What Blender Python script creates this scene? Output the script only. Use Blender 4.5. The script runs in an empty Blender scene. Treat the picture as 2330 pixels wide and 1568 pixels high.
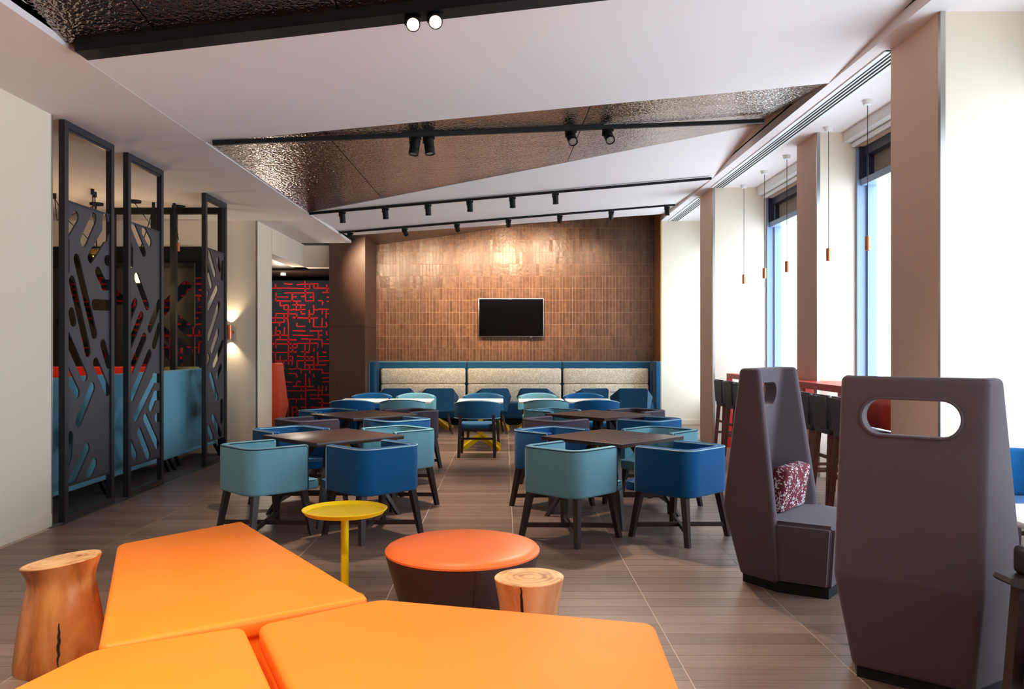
import bpy, bmesh, math, random
from mathutils import Vector, Matrix
random.seed(7)
PI = math.pi
SC = bpy.context.scene
COL = SC.collection

# ------------------------------------------------------------------ camera, sky, exposure
cam = bpy.data.cameras.new('camera')
cam.sensor_fit = 'HORIZONTAL'; cam.sensor_width = 36.0
cam.lens = 36.0 * 1850 / 2330
cam.shift_x = 0.0073; cam.shift_y = 0.0039
cam.clip_start = 0.05; cam.clip_end = 300
camo = bpy.data.objects.new('camera', cam); COL.objects.link(camo)
camo.location = (0, 0, 1.55); camo.rotation_euler = (PI / 2, 0, 0)
SC.camera = camo

SC.view_settings.view_transform = 'Standard'
SC.view_settings.look = 'None'
SC.view_settings.gamma = 1.0
SC.view_settings.use_curve_mapping = False
SC.view_settings.exposure = 0.26
SC.cycles.max_bounces = 8
SC.cycles.diffuse_bounces = 5
SC.cycles.glossy_bounces = 4
SC.cycles.transparent_max_bounces = 12
SC.cycles.sample_clamp_indirect = 6.0
SC.cycles.caustics_reflective = False
SC.cycles.caustics_refractive = False
SC.cycles.use_denoising = True

SKY = 6.2           # strength of the bright overcast sky
SPOT = 1.3          # scale of every ceiling spot
w = bpy.data.worlds.new('sky'); SC.world = w; w.use_nodes = True
bg = w.node_tree.nodes['Background']
bg.inputs[0].default_value = (0.77, 0.885, 1.0, 1); bg.inputs[1].default_value = SKY

# ------------------------------------------------------------------ materials
MAT = {}
def lin(c):
    return tuple(((v / 255) / 12.92 if v / 255 <= 0.04045 else ((v / 255 + 0.055) / 1.055) ** 2.4) for v in c) + (1,)
def mat(name, rgb, rough=0.6, metal=0.0, spec=0.5, bump=0.0, bscale=200.0, var=0.0, vscale=6.0, coat=0.0, sheen=0.0, emit=0.0, stretch=None, lineal=False):
    if name in MAT: return MAT[name]
    m = bpy.data.materials.new(name); m.use_nodes = True; MAT[name] = m
    nt = m.node_tree; N = nt.nodes; L = nt.links
    b = N['Principled BSDF']
    c = rgb + (1,) if lineal else lin(rgb)
    b.inputs['Base Color'].default_value = c
    b.inputs['Roughness'].default_value = rough
    b.inputs['Metallic'].default_value = metal
    b.inputs['Specular IOR Level'].default_value = spec
    b.inputs['Coat Weight'].default_value = coat
    b.inputs['Sheen Weight'].default_value = sheen
    tc = N.new('ShaderNodeTexCoord'); mp = N.new('ShaderNodeMapping')
    L.new(tc.outputs['Object'], mp.inputs[0])
    if stretch: mp.inputs['Scale'].default_value = stretch
    if var:
        n = N.new('ShaderNodeTexNoise'); n.inputs['Scale'].default_value = vscale; n.inputs['Detail'].default_value = 6
        L.new(mp.outputs[0], n.inputs['Vector'])
        r = N.new('ShaderNodeMapRange'); r.inputs[1].default_value = 0.3; r.inputs[2].default_value = 0.7
        r.inputs[3].default_value = 1 - var; r.inputs[4].default_value = 1 + var
        L.new(n.outputs[0], r.inputs[0])
        mx = N.new('ShaderNodeMix'); mx.data_type = 'RGBA'; mx.blend_type = 'MULTIPLY'; mx.inputs[0].default_value = 1
        mx.inputs[6].default_value = c
        L.new(r.outputs[0], mx.inputs[7]); L.new(mx.outputs[2], b.inputs['Base Color'])
    if bump:
        n2 = N.new('ShaderNodeTexNoise'); n2.inputs['Scale'].default_value = bscale; n2.inputs['Detail'].default_value = 3
        L.new(mp.outputs[0], n2.inputs['Vector'])
        bp = N.new('ShaderNodeBump'); bp.inputs['Strength'].default_value = bump; bp.inputs['Distance'].default_value = 0.01
        L.new(n2.outputs[0], bp.inputs['Height']); L.new(bp.outputs[0], b.inputs['Normal'])
    if emit:
        b.inputs['Emission Color'].default_value = c; b.inputs['Emission Strength'].default_value = emit
    return m
def fabric(name, rgb): return mat(name, rgb, rough=0.92, spec=0.2, bump=0.25, bscale=350, var=0.06, vscale=160, sheen=0.15)

plaster = mat('white_plaster', (236, 226, 222), rough=0.85, spec=0.2, bump=0.03, bscale=60)
cream = mat('cream_wall_paint', (232, 218, 197), rough=0.8, spec=0.25, bump=0.03, bscale=60)
taupe = mat('taupe_tone', (226, 192, 168), rough=0.7, spec=0.3, bump=0.03, bscale=60)
white_gloss = mat('white_enamel', (236, 233, 228), rough=0.4)
black_metal = mat('black_powder_coat', (9, 9, 11), rough=0.5, spec=0.3, bump=0.05, bscale=300)
gap_black = mat('vent_dark_gap', (9, 8, 9), rough=0.9)
screen_metal = mat('charcoal_screen_laminate', (62, 58, 64), rough=0.5, var=0.1, vscale=14, bump=0.04, bscale=120)
frame_metal = mat('charcoal_frame_steel', (40, 39, 44), rough=0.45, var=0.1, vscale=20)
steel = mat('brushed_steel_trim', (190, 186, 180), rough=0.3, metal=1.0)
dark_wood = mat('dark_wenge_wood', (50, 32, 28), rough=0.42, var=0.3, vscale=9, bump=0.1, bscale=30, stretch=(12, 12, 1.2))
top_wood = mat('dark_tabletop_veneer', (64, 39, 33), rough=0.32, var=0.3, vscale=8, bump=0.06, bscale=40, stretch=(14, 1.4, 1))
stool_wood = mat('reddish_stool_wood', (104, 54, 38), rough=0.45, var=0.25, vscale=9, stretch=(10, 10, 1))
timber = mat('brown_timber_panelling', (94, 62, 47), rough=0.42, var=0.2, vscale=7, bump=0.05, bscale=40, stretch=(16, 16, 0.8))
grout = mat('tan_grout', (190, 146, 114), rough=0.9)
light_teal = fabric('light_teal_fabric', (112, 165, 178))
deep_blue = fabric('deep_blue_fabric', (8, 84, 136))
slate_blue = fabric('slate_blue_fabric', (34, 88, 124))
aubergine = fabric('aubergine_fabric', (68, 56, 66))
charcoal = fabric('charcoal_brown_fabric', (92, 80, 86))
orange_v = mat('orange_vinyl', (255, 134, 30), rough=0.5, spec=0.35, var=0.03, vscale=3, bump=0.04, bscale=90)
coral_v = mat('coral_orange_vinyl', (255, 118, 52), rough=0.42, spec=0.4, bump=0.04, bscale=90)
orange_f = fabric('orange_woven_fabric', (232, 84, 50))
red_f = fabric('red_woven_fabric', (214, 44, 28))
olive_f = fabric('olive_fabric', (140, 132, 78))
sofa_blue = fabric('pale_blue_fabric', (104, 166, 188))
brown_leather = mat('dark_brown_leather', (58, 34, 34), rough=0.42, bump=0.08, bscale=120, var=0.08, vscale=30)
black_leather = mat('black_leather', (66, 58, 62), rough=0.45, bump=0.1, bscale=140)
yellow = mat('yellow_lacquer', (250, 206, 0), rough=0.38, spec=0.4)
white_top = mat('white_laminate', (240, 236, 232), rough=0.3)
red_lacq = mat('red_counter_lacquer', (206, 62, 48), rough=0.35, var=0.06, vscale=8, stretch=(1, 6, 1))
red_bright = mat('bright_red_lacquer', (206, 20, 22), rough=0.4)
copper = mat('copper_tube', (206, 128, 92), rough=0.32, metal=0.85)
brass = mat('brass_globe', (150, 128, 80), rough=0.2, metal=1.0)
tv_screen = mat('black_tv_glass', (3, 3, 4), rough=0.12, spec=0.5)
lamp_on = mat('lit_lens', (255, 214, 150), emit=26)
lamp_soft = mat('lit_shade', (255, 220, 170), emit=2.2)
lens_off = mat('spot_lens_glass', (150, 140, 125), rough=0.1, spec=0.6)
pipe_navy = mat('navy_piping', (14, 50, 74), rough=0.7)
pipe_light = mat('light_blue_piping', (160, 196, 206), rough=0.7)
pipe_mauve = mat('mauve_piping', (120, 108, 120), rough=0.7)
carpet_m = mat('grey_lounge_carpet', (92, 84, 84), rough=0.97, bump=0.3, bscale=200, var=0.1, vscale=60)
navy_paper = mat('navy_wallpaper', (30, 32, 44), rough=0.85, var=0.12, vscale=12)
red_ink = mat('red_printed_line', (206, 22, 28), rough=0.8)
bronze_panel = mat('dark_bronze_panel', (32, 23, 16), rough=0.5, var=0.15, vscale=8)
frame_blue = mat('blue_grey_window_frame', (128, 148, 174), rough=0.4)
frame_dark = mat('navy_frame_and_shade', (52, 56, 76), rough=0.4)  # head rail colour, also the shade painted onto the upper jamb
blind_m = mat('tan_blind_mesh', (150, 136, 122), rough=0.9, bump=0.1, bscale=400)
crack_m = mat('dark_wood_crack', (36, 18, 10), rough=0.95)
facade_m = mat('pale_facade', (214, 208, 200), rough=0.9, var=0.05, vscale=4)
gold_trim = mat('gold_edge_trim', (206, 160, 98), rough=0.35, metal=0.6)

def nodes_mat(name):
    m = bpy.data.materials.new(name); m.use_nodes = True; MAT[name] = m
    return m, m.node_tree.nodes, m.node_tree.links, m.node_tree.nodes['Principled BSDF']
def math_n(N, L, op, a, b=None):
    n = N.new('ShaderNodeMath'); n.operation = op
    for i, v in enumerate((a, b)):
        if v is None: continue
        if isinstance(v, (int, float)): n.inputs[i].default_value = v
        else: L.new(v, n.inputs[i])
    return n.outputs[0]
def ramp(N, L, src, stops):
    r = N.new('ShaderNodeValToRGB'); e = r.color_ramp.elements
    while len(e) > 1: e.remove(e[-1])
    e[0].position = stops[0][0]; e[0].color = stops[0][1]
    for p, c in stops[1:]:
        x = e.new(p); x.color = c
    L.new(src, r.inputs[0]); return r.outputs[0]

# floor planks: every plank its own tone, grain along the plank
floor_m, N, L, B = nodes_mat('floor_plank_tile')
geo = N.new('ShaderNodeNewGeometry'); sep = N.new('ShaderNodeSeparateXYZ'); L.new(geo.outputs['Position'], sep.inputs[0])
cx = math_n(N, L, 'FLOOR', math_n(N, L, 'DIVIDE', math_n(N, L, 'ADD', sep.outputs[0], 0.73), 0.8))
cy = math_n(N, L, 'FLOOR', math_n(N, L, 'DIVIDE', math_n(N, L, 'ADD', sep.outputs[1], -0.23), 0.155))
cmb = N.new('ShaderNodeCombineXYZ'); L.new(cx, cmb.inputs[0]); L.new(cy, cmb.inputs[1])
wn = N.new('ShaderNodeTexWhiteNoise'); L.new(cmb.outputs[0], wn.inputs[0])
mp = N.new('ShaderNodeMapping'); mp.inputs['Scale'].default_value = (2.2, 60, 1); L.new(geo.outputs['Position'], mp.inputs[0])
ns = N.new('ShaderNodeTexNoise'); ns.inputs['Scale'].default_value = 1.0; ns.inputs['Detail'].default_value = 7; L.new(mp.outputs[0], ns.inputs[0])
t = math_n(N, L, 'ADD', math_n(N, L, 'MULTIPLY', ns.outputs[0], 0.75), math_n(N, L, 'MULTIPLY', wn.outputs[0], 0.25))
L.new(ramp(N, L, t, [(0.25, lin((100, 78, 66))), (0.5, lin((128, 102, 88))), (0.78, lin((150, 122, 106)))]), B.inputs['Base Color'])
B.inputs['Roughness'].default_value = 0.36; B.inputs['Specular IOR Level'].default_value = 0.5
bp = N.new('ShaderNodeBump'); bp.inputs['Strength'].default_value = 0.08; bp.inputs['Distance'].default_value = 0.004
L.new(ns.outputs[0], bp.inputs['Height']); L.new(bp.outputs[0], B.inputs['Normal'])
floor_grout = mat('floor_grout', (200, 182, 164), rough=0.85)

# glazed handmade wall tile
tile_m, N, L, B = nodes_mat('glazed_brown_tile')
oi = N.new('ShaderNodeNewGeometry')
sep = N.new('ShaderNodeSeparateXYZ'); L.new(oi.outputs['Position'], sep.inputs[0])
cx = math_n(N, L, 'FLOOR', math_n(N, L, 'DIVIDE', math_n(N, L, 'ADD', sep.outputs[0], 3.0), 0.0705))
cy = math_n(N, L, 'FLOOR', math_n(N, L, 'DIVIDE', math_n(N, L, 'ADD', sep.outputs[2], -1.04), 0.2555))
cmb = N.new('ShaderNodeCombineXYZ'); L.new(cx, cmb.inputs[0]); L.new(cy, cmb.inputs[1])
wn = N.new('ShaderNodeTexWhiteNoise'); L.new(cmb.outputs[0], wn.inputs[0])
ns = N.new('ShaderNodeTexNoise'); ns.inputs['Scale'].default_value = 14; ns.inputs['Detail'].default_value = 5; L.new(oi.outputs['Position'], ns.inputs[0])
t = math_n(N, L, 'ADD', math_n(N, L, 'MULTIPLY', ns.outputs[0], 0.78), math_n(N, L, 'MULTIPLY', wn.outputs[0], 0.22))
L.new(ramp(N, L, t, [(0.25, lin((92, 62, 46))), (0.5, lin((116, 80, 60))), (0.75, lin((140, 100, 76)))]), B.inputs['Base Color'])
B.inputs['Roughness'].default_value = 0.3; B.inputs['Specular IOR Level'].default_value = 0.45
bp = N.new('ShaderNodeBump'); bp.inputs['Strength'].default_value = 0.35; bp.inputs['Distance'].default_value = 0.01
ns2 = N.new('ShaderNodeTexNoise'); ns2.inputs['Scale'].default_value = 18; L.new(oi.outputs['Position'], ns2.inputs[0])
L.new(ns2.outputs[0], bp.inputs['Height']); L.new(bp.outputs[0], B.inputs['Normal'])

# hammered dark mirror
mirror_m, N, L, B = nodes_mat('hammered_mirror_steel')
B.inputs['Metallic'].default_value = 1.0; B.inputs['Base Color'].default_value = lin((172, 152, 138)); B.inputs['Roughness'].default_value = 0.07
geo = N.new('ShaderNodeNewGeometry')
ns = N.new('ShaderNodeTexNoise'); ns.inputs['Scale'].default_value = 34; ns.inputs['Detail'].default_value = 1.5; ns.inputs['Distortion'].default_value = 0.4
L.new(geo.outputs['Position'], ns.inputs[0])
bp = N.new('ShaderNodeBump'); bp.inputs['Strength'].default_value = 0.8; bp.inputs['Distance'].default_value = 0.014
L.new(ns.outputs[0], bp.inputs['Height']); L.new(bp.outputs[0], B.inputs['Normal'])

# window pane
glass_m = bpy.data.materials.new('window_glass'); glass_m.use_nodes = True
N = glass_m.node_tree.nodes; L = glass_m.node_tree.links
N.remove(N['Principled BSDF'])
tr = N.new('ShaderNodeBsdfTransparent'); tr.inputs[0].default_value = (0.95, 0.98, 1, 1)
gl = N.new('ShaderNodeBsdfGlossy'); gl.inputs['Roughness'].default_value = 0.02
mx = N.new('ShaderNodeMixShader'); mx.inputs[0].default_value = 0.05
L.new(tr.outputs[0], mx.inputs[1]); L.new(gl.outputs[0], mx.inputs[2]); L.new(mx.outputs[0], N['Material Output'].inputs[0])

def dash_mat(name, base, ink, cell, thresh, rough):
    """woven print: short broken dashes on a ground"""
    m, N, L, B = nodes_mat(name)
    tc = N.new('ShaderNodeTexCoord'); res = None
    for k, sc in enumerate(((cell, cell, cell * 0.45), (cell * 0.45, cell * 0.45, cell))):
        mp = N.new('ShaderNodeMapping'); mp.inputs['Scale'].default_value = sc; mp.inputs['Location'].default_value = (3.7 * k, 1.3 * k, 2.1 * k)
        L.new(tc.outputs['Object'], mp.inputs[0])
        fl = N.new('ShaderNodeVectorMath'); fl.operation = 'FLOOR'; L.new(mp.outputs[0], fl.inputs[0])
        wn = N.new('ShaderNodeTexWhiteNoise'); L.new(fl.outputs[0], wn.inputs[0])
        n = N.new('ShaderNodeTexNoise'); n.inputs['Scale'].default_value = 14; L.new(tc.outputs['Object'], n.inputs[0])
        g = math_n(N, L, 'GREATER_THAN', math_n(N, L, 'ADD', wn.outputs[0], math_n(N, L, 'MULTIPLY', n.outputs[0], 0.6)), thresh)
        res = g if res is None else math_n(N, L, 'MAXIMUM', res, g)
    mx = N.new('ShaderNodeMix'); mx.data_type = 'RGBA'; L.new(res, mx.inputs[0])
    mx.inputs[6].default_value = lin(base); mx.inputs[7].default_value = lin(ink)
    L.new(mx.outputs[2], B.inputs['Base Color']); B.inputs['Roughness'].default_value = rough; B.inputs['Specular IOR Level'].default_value = 0.2
    return m
cushion_m = dash_mat('maroon_dash_fabric', (112, 46, 56), (222, 214, 214), 150, 1.2, 0.85)
cream_pat = dash_mat('cream_scribble_fabric', (255, 244, 220), (226, 208, 180), 105, 0.98, 0.9)

# log wood (side) and log end grain
def log_mat(name, dark, mid, light, scale):
    m, N, L, B = nodes_mat(name)
    tc = N.new('ShaderNodeTexCoord'); mp = N.new('ShaderNodeMapping'); mp.inputs['Scale'].default_value = scale
    L.new(tc.outputs['Object'], mp.inputs[0])
    n = N.new('ShaderNodeTexNoise'); n.inputs['Scale'].default_value = 7; n.inputs['Detail'].default_value = 6; n.inputs['Distortion'].default_value = 0.5; n.inputs['Roughness'].default_value = 0.6
    L.new(mp.outputs[0], n.inputs[0])
    L.new(ramp(N, L, n.outputs[0], [(0.28, lin(dark)), (0.46, lin(mid)), (0.72, lin(light))]), B.inputs['Base Color'])
    B.inputs['Roughness'].default_value = 0.38; B.inputs['Coat Weight'].default_value = 0.25; B.inputs['Coat Roughness'].default_value = 0.25
    return m
log_dark = log_mat('amber_log_wood', (96, 44, 16), (172, 98, 44), (206, 140, 80), (1, 1, 0.35))
log_pale = log_mat('pale_log_wood', (176, 98, 54), (216, 146, 92), (234, 184, 130), (1, 1, 0.35))
ring_m, N, L, B = nodes_mat('log_end_grain')
tc = N.new('ShaderNodeTexCoord'); wv = N.new('ShaderNodeTexWave'); wv.wave_type = 'RINGS'; wv.rings_direction = 'Z'
wv.inputs['Scale'].default_value = 9; wv.inputs['Distortion'].default_value = 3.5; wv.inputs['Detail'].default_value = 3; wv.inputs['Detail Scale'].default_value = 2
L.new(tc.outputs['Object'], wv.inputs[0])
n = N.new('ShaderNodeTexNoise'); n.inputs['Scale'].default_value = 9; L.new(tc.outputs['Object'], n.inputs[0])
t = math_n(N, L, 'ADD', math_n(N, L, 'MULTIPLY', wv.outputs[0], 0.14), math_n(N, L, 'MULTIPLY', n.outputs[0], 0.95))
L.new(ramp(N, L, t, [(0.3, lin((150, 92, 52))), (0.5, lin((212, 156, 98))), (0.8, lin((238, 196, 138)))]), B.inputs['Base Color'])
B.inputs['Roughness'].default_value = 0.45

# ------------------------------------------------------------------ mesh helpers
class G:
    def __init__(s): s.bm = bmesh.new()
    def _t(s, vs, M):
        if M is not None:
            for v in vs: v.co = M @ v.co
    def box(s, lo, hi, r=0.0, seg=2, M=None):
        c = [(a + b) / 2 for a, b in zip(lo, hi)]; d = [abs(b - a) for a, b in zip(lo, hi)]
        vs = bmesh.ops.create_cube(s.bm, size=1)['verts']
        for v in vs: v.co = Vector((v.co.x * d[0] + c[0], v.co.y * d[1] + c[1], v.co.z * d[2] + c[2]))
        s._t(vs, M)
        if r > 0:
            es = list({e for v in vs for e in v.link_edges})
            bmesh.ops.bevel(s.bm, geom=es, offset=min(r, min(d) * 0.49), segments=seg, affect='EDGES', profile=0.5)
        return s
    def poly(s, verts, faces, M=None):
        vs = [s.bm.verts.new(v) for v in verts]
        for f in faces: s.bm.faces.new([vs[i] for i in f])
        s._t(vs, M); return vs
    def prism(s, pts, z0, z1, r=0.0, seg=3, M=None, rv=0.0):
        n = len(pts)
        vs = s.poly([(x, y, z0) for x, y in pts] + [(x, y, z1) for x, y in pts],
                    [tuple(range(n))[::-1], tuple(range(n, 2 * n))] + [(i, (i + 1) % n, n + (i + 1) % n, n + i) for i in range(n)])
        s._t(vs, M)
        es = {e for v in vs for e in v.link_edges}
        if rv > 0:
            ve = [e for e in es if abs(e.verts[0].co.x - e.verts[1].co.x) + abs(e.verts[0].co.y - e.verts[1].co.y) < 1e-6]
            res = bmesh.ops.bevel(s.bm, geom=ve, offset=rv, segments=5, affect='EDGES', profile=0.5)
            vv = {v for v in s.bm.verts if v.is_valid} if True else None
            es = {e for e in s.bm.edges if abs(e.verts[0].co.z - e.verts[1].co.z) < 1e-6}
            es = {e for e in es if e.is_valid and len(e.link_faces) == 2 and e.calc_face_angle(0) > 1.0}
        if r > 0:
            bmesh.ops.bevel(s.bm, geom=list(es), offset=r, segments=seg, affect='EDGES', profile=0.5)
        return s
    def loft(s, rings, cap=True, closed=True):
        """rings: lists of points of equal length"""
        R = [[s.bm.verts.new(p) for p in r] for r in rings]
        n = len(R[0])
        for a, b in zip(R, R[1:]):
            for i in range(n if closed else n - 1):
                j = (i + 1) % n
                s.bm.faces.new((a[i], a[j], b[j], b[i]))
        if cap:
            s.bm.faces.new(R[0][::-1]); s.bm.faces.new(R[-1])
        return s
    def lathe(s, prof, n=24, c=(0, 0, 0), M=None, cap=True, wob=None):
        rings = []
        for k, (r, z) in enumerate(prof):
            ring = []
            for i in range(n):
                a = 2 * PI * i / n; rr = r * (1 + (wob(a, z) if wob else 0))
                p = Vector((c[0] + rr * math.cos(a), c[1] + rr * math.sin(a), c[2] + z))
                ring.append(M @ p if M is not None else p)
            rings.append(ring)
        return s.loft(rings, cap)
    def tube(s, path, r, n=8, closed=False):
        P = [Vector(p) for p in path]; rings = []
        up = Vector((0, 0, 1))
        m = len(P)
        prev = None
        for i in range(m):
            a = P[(i - 1) % m] if (closed or i > 0) else P[i]
            b = P[(i + 1) % m] if (closed or i < m - 1) else P[i]
            t = (b - a).normalized()
            if prev is None:
                u = t.cross(up) if abs(t.z) < 0.95 else t.cross(Vector((1, 0, 0)))
            else:
                u = prev - t * prev.dot(t)
                if u.length < 1e-5: u = t.cross(up)
            u.normalize(); v = t.cross(u); prev = u
            rings.append([P[i] + (u * math.cos(2 * PI * k / n) + v * math.sin(2 * PI * k / n)) * r for k in range(n)])
        if closed: rings.append(rings[0][:]); s.loft(rings, False); bmesh.ops.remove_doubles(s.bm, verts=s.bm.verts, dist=1e-5)
        else: s.loft(rings)
        return s
    def leg(s, p0, p1, w0, w1, d0=None, d1=None, rz=0.0):
        """tapered bar p0 (top) to p1 (foot), square horizontal sections"""
        d0 = d0 or w0; d1 = d1 or w1; rings = []
        ca, sa = math.cos(rz), math.sin(rz)
        for p, a, b in ((p0, w0, d0), (p1, w1, d1)):
            rings.append([(p[0] + (x * ca - y * sa), p[1] + (x * sa + y * ca), p[2]) for x, y in ((-a / 2, -b / 2), (a / 2, -b / 2), (a / 2, b / 2), (-a / 2, b / 2))])
        return s.loft(rings)
    def bar(s, p0, p1, wd, ht):
        a = Vector(p0); b = Vector(p1); t = (b - a).normalized()
        u = t.cross(Vector((0, 0, 1)))
        u = Vector((1, 0, 0)) if u.length < 1e-4 else u.normalized()
        v = u.cross(t)
        return s.loft([[p + u * x * wd / 2 + v * y * ht / 2 for x, y in ((-1, -1), (1, -1), (1, 1), (-1, 1))] for p in (a, b)])
    def mesh(s, name, ang=35):
        bmesh.ops.recalc_face_normals(s.bm, faces=s.bm.faces)
        me = bpy.data.meshes.new(name); s.bm.to_mesh(me); s.bm.free()
        me.polygons.foreach_set('use_smooth', [True] * len(me.polygons))
        me.set_sharp_from_angle(angle=math.radians(ang))
        return me
def obj(name, g, m, parent=None, ang=35, label=None):
    me = g.mesh(name, ang) if isinstance(g, G) else g
    if m is not None and not me.materials: me.materials.append(m)
    o = bpy.data.objects.new(name, me); COL.objects.link(o)
    if parent is not None: o.parent = parent
    if label: o['label'] = label
    return o
def thing(name, label, cat, loc=(0, 0, 0), rz=0.0, group=None):
    o = bpy.data.objects.new(name, None); COL.objects.link(o); o.empty_display_size = 0.1
    o.location = loc; o.rotation_euler = (0, 0, rz); o['label'] = label; o['category'] = cat
    if group: o['group'] = group
    return o
def tag(o, label, cat, group=None):
    o['label'] = label; o['category'] = cat
    if group: o['group'] = group
    return o
def struct(name, g, m, parent=None, ang=35):
    o = obj(name, g, m, parent, ang)
    if parent is None: o['kind'] = 'structure'
    return o
def empty_struct(name):
    o = bpy.data.objects.new(name, None); COL.objects.link(o); o['kind'] = 'structure'; return o
KIDS = {}
def kids(root):
    return [o for o in COL.objects if o.parent == root]
def dup(root, loc, rz, label):
    def cp(o, par):
        c = o.copy(); COL.objects.link(c)
        if par is not None: c.parent = par
        for ch in kids(o): cp(ch, c)
        return c
    r = cp(root, None); r.location = loc; r.rotation_euler = (0, 0, rz); r['label'] = label
    return r
class Proto:
    def __init__(s, make): s.make = make; s.root = None
    def place(s, loc, rz, label):
        if s.root is None:
            s.root = s.make(label); s.root.location = loc; s.root.rotation_euler = (0, 0, rz); return s.root
        return dup(s.root, loc, rz, label)
def boolean(o, cutter):
    """cut cutter out of o and drop the cutter"""
    md = o.modifiers.new('cut', 'BOOLEAN'); md.operation = 'DIFFERENCE'; md.solver = 'EXACT'; md.object = cutter
    md.use_self = True
    apply_mods(o)
    bpy.data.objects.remove(cutter)
def apply_mods(o, ang=35):
    dg = bpy.context.evaluated_depsgraph_get(); dg.update()
    me = bpy.data.meshes.new_from_object(o.evaluated_get(dg))
    mats = list(o.data.materials)
    o.modifiers.clear(); o.data = me
    me.materials.clear()
    for m in mats: me.materials.append(m)
    for p in me.polygons: p.material_index = 0
    me.polygons.foreach_set('use_smooth', [True] * len(me.polygons))
    me.set_sharp_from_angle(angle=math.radians(ang))
def arc(cx, cy, r, a0, a1, n):
    return [(cx + r * math.cos(a0 + (a1 - a0) * i / n), cy + r * math.sin(a0 + (a1 - a0) * i / n)) for i in range(n + 1)]
def capsule(x0, y0, x1, y1, r, n=8):
    a = math.atan2(y1 - y0, x1 - x0)
    return arc(x1, y1, r, a - PI / 2, a + PI / 2, n) + arc(x0, y0, r, a + PI / 2, a + 3 * PI / 2, n)
def round_prof(hw, z0, z1, r, n=3):
    """rounded rectangle in (offset, z)"""
    p = []
    for cx_, cz_, a in ((hw - r, z1 - r, 0), (-hw + r, z1 - r, PI / 2), (-hw + r, z0 + r, PI), (hw - r, z0 + r, 1.5 * PI)):
        p += arc(cx_, cz_, r, a, a + PI / 2, n)
    return p
def normals2(path):
    out = []
    for i in range(len(path)):
        a = path[max(i - 1, 0)]; b = path[min(i + 1, len(path) - 1)]
        t = Vector((b[0] - a[0], b[1] - a[1])).normalized(); out.append(Vector((-t.y, t.x)))
    return out
def R(d): return math.radians(d)

# ================================================================== SETTING
XL, XB, XP, XS, XW = -3.95, -2.965, 3.38, 3.19, 4.25     # left wall, bulkhead edge, pier face, soffit edge, window wall
ZL, ZR = 3.59, 4.155                                      # low left ceiling, right soffit
YB = 17.25                                                # tiled back wall

# ---- floor: screed + planks one by one near by, the rest joined
fl = struct('floor', G().box((XL, -3, -0.12), (XW, 18.4, -0.0015)).box((-6.4, -3, -0.12), (XL, 4.8, -0.002)), floor_grout)
PW, PD, GP = 0.8, 0.155, 0.0056
pl = G().box((-PW / 2 + GP / 2, -PD / 2 + GP / 2, -0.0045), (PW / 2 - GP / 2, PD / 2 - GP / 2, 0.0)).mesh('plank'); pl.materials.append(floor_m)
far = G(); cnt = 0; first = None
for j in range(13, 118):
    y = 0.23 + PD * (j + 0.5)
    for i in range(-4, 7):
        x0 = -0.73 + PW * i; x1 = x0 + PW
        X0, X1 = max(x0, XL + 0.05), min(x1, XW)
        if X1 - X0 < 0.05 or y > 17.2: continue
        whole = X1 - X0 > PW - 1e-3
        seen = abs(x0 + PW / 2 - 0.2) < 0.68 * y + 0.5
        if whole and seen and cnt < 300:
            o = bpy.data.objects.new('plank', pl); COL.objects.link(o); o.parent = fl; o.location = (x0 + PW / 2, y, 0); cnt += 1
        else:
            far.box((X0 + GP / 2, y - PD / 2 + GP / 2, -0.0045), (X1 - GP / 2, y + PD / 2 - GP / 2, 0.0))
o = obj('plank_rest', far, floor_m, fl); o['kind'] = 'stuff'
struct('trim_1', G().box((-3.9, 7.09, -0.01), (-3.86, 16.4, 0.004)), steel)
lf = struct('floor_lounge', G().box((-9, 7.0, -0.12), (-3.9, 13.0, 0.002)), carpet_m)
struct('floor_niche', G().box((-9, 13.0, -0.12), (XL, 18.4, 0.0)), carpet_m)

# ---- left walls
struct('wall_left', G().box((XL - 0.25, 2.6, 0), (XL, 7.09, 4.7)), cream)
struct('wall_left_unseen', G().box((-6.4, -3, 0), (-6.2, 2.6, 4.7)).box((-6.4, 2.6, 0), (XL - 0.25, 2.8, 4.7)), timber)  # unseen dark walls, added to cut light bounced from the left
struct('baseboard_left', G().box((XL - 0.2, 2.6, 0), (XL + 0.008, 7.085, 0.11), 0.003), cream)
struct('trim_2', G().box((XL - 0.01, 7.082, 0), (XL + 0.006, 7.1, ZL)), steel)
# far left pier with doorway into the niche
g = G(); g.box((-9, 12.97, 0), (XL, 13.8, ZL)); struct('wall_lounge', g, cream)
g = G(); g.box((XL - 0.25, 13.79, 3.16), (XL, 16.4, ZL)); g.box((XL - 0.25, 16.1, 3.16), (-3.3, 16.4, ZL)); struct('wall_left_lintel', g, cream)
struct('trim_3', G().box((XL - 0.012, 12.962, 0), (XL + 0.006, 12.985, ZL)), steel)
struct('wall_lounge_side', G().box((-9.2, 6.9, 0), (-9, 13.8, ZL)), bronze_panel)
struct('wall_lounge_front', G().box((-9, 6.8, 0), (XL - 0.25, 7.0, ZL)), bronze_panel)
struct('wall_niche_side', G().box((-7.2, 13.8, 0), (-7.0, 18.4, 3.6)), bronze_panel)
struct('ceiling_niche', G().box((-7.2, 13.8, 3.17), (XL - 0.25, 16.4, 3.3)), bronze_panel)
struct('ceiling_niche_rear', G().box((-7.2, 16.4, 3.12), (-2.95, 18.4, 3.3)), bronze_panel)
struct('wall_rear', G().box((-7.2, 18.3, 0), (4.5, 18.5, 4.7)), bronze_panel)

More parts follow.
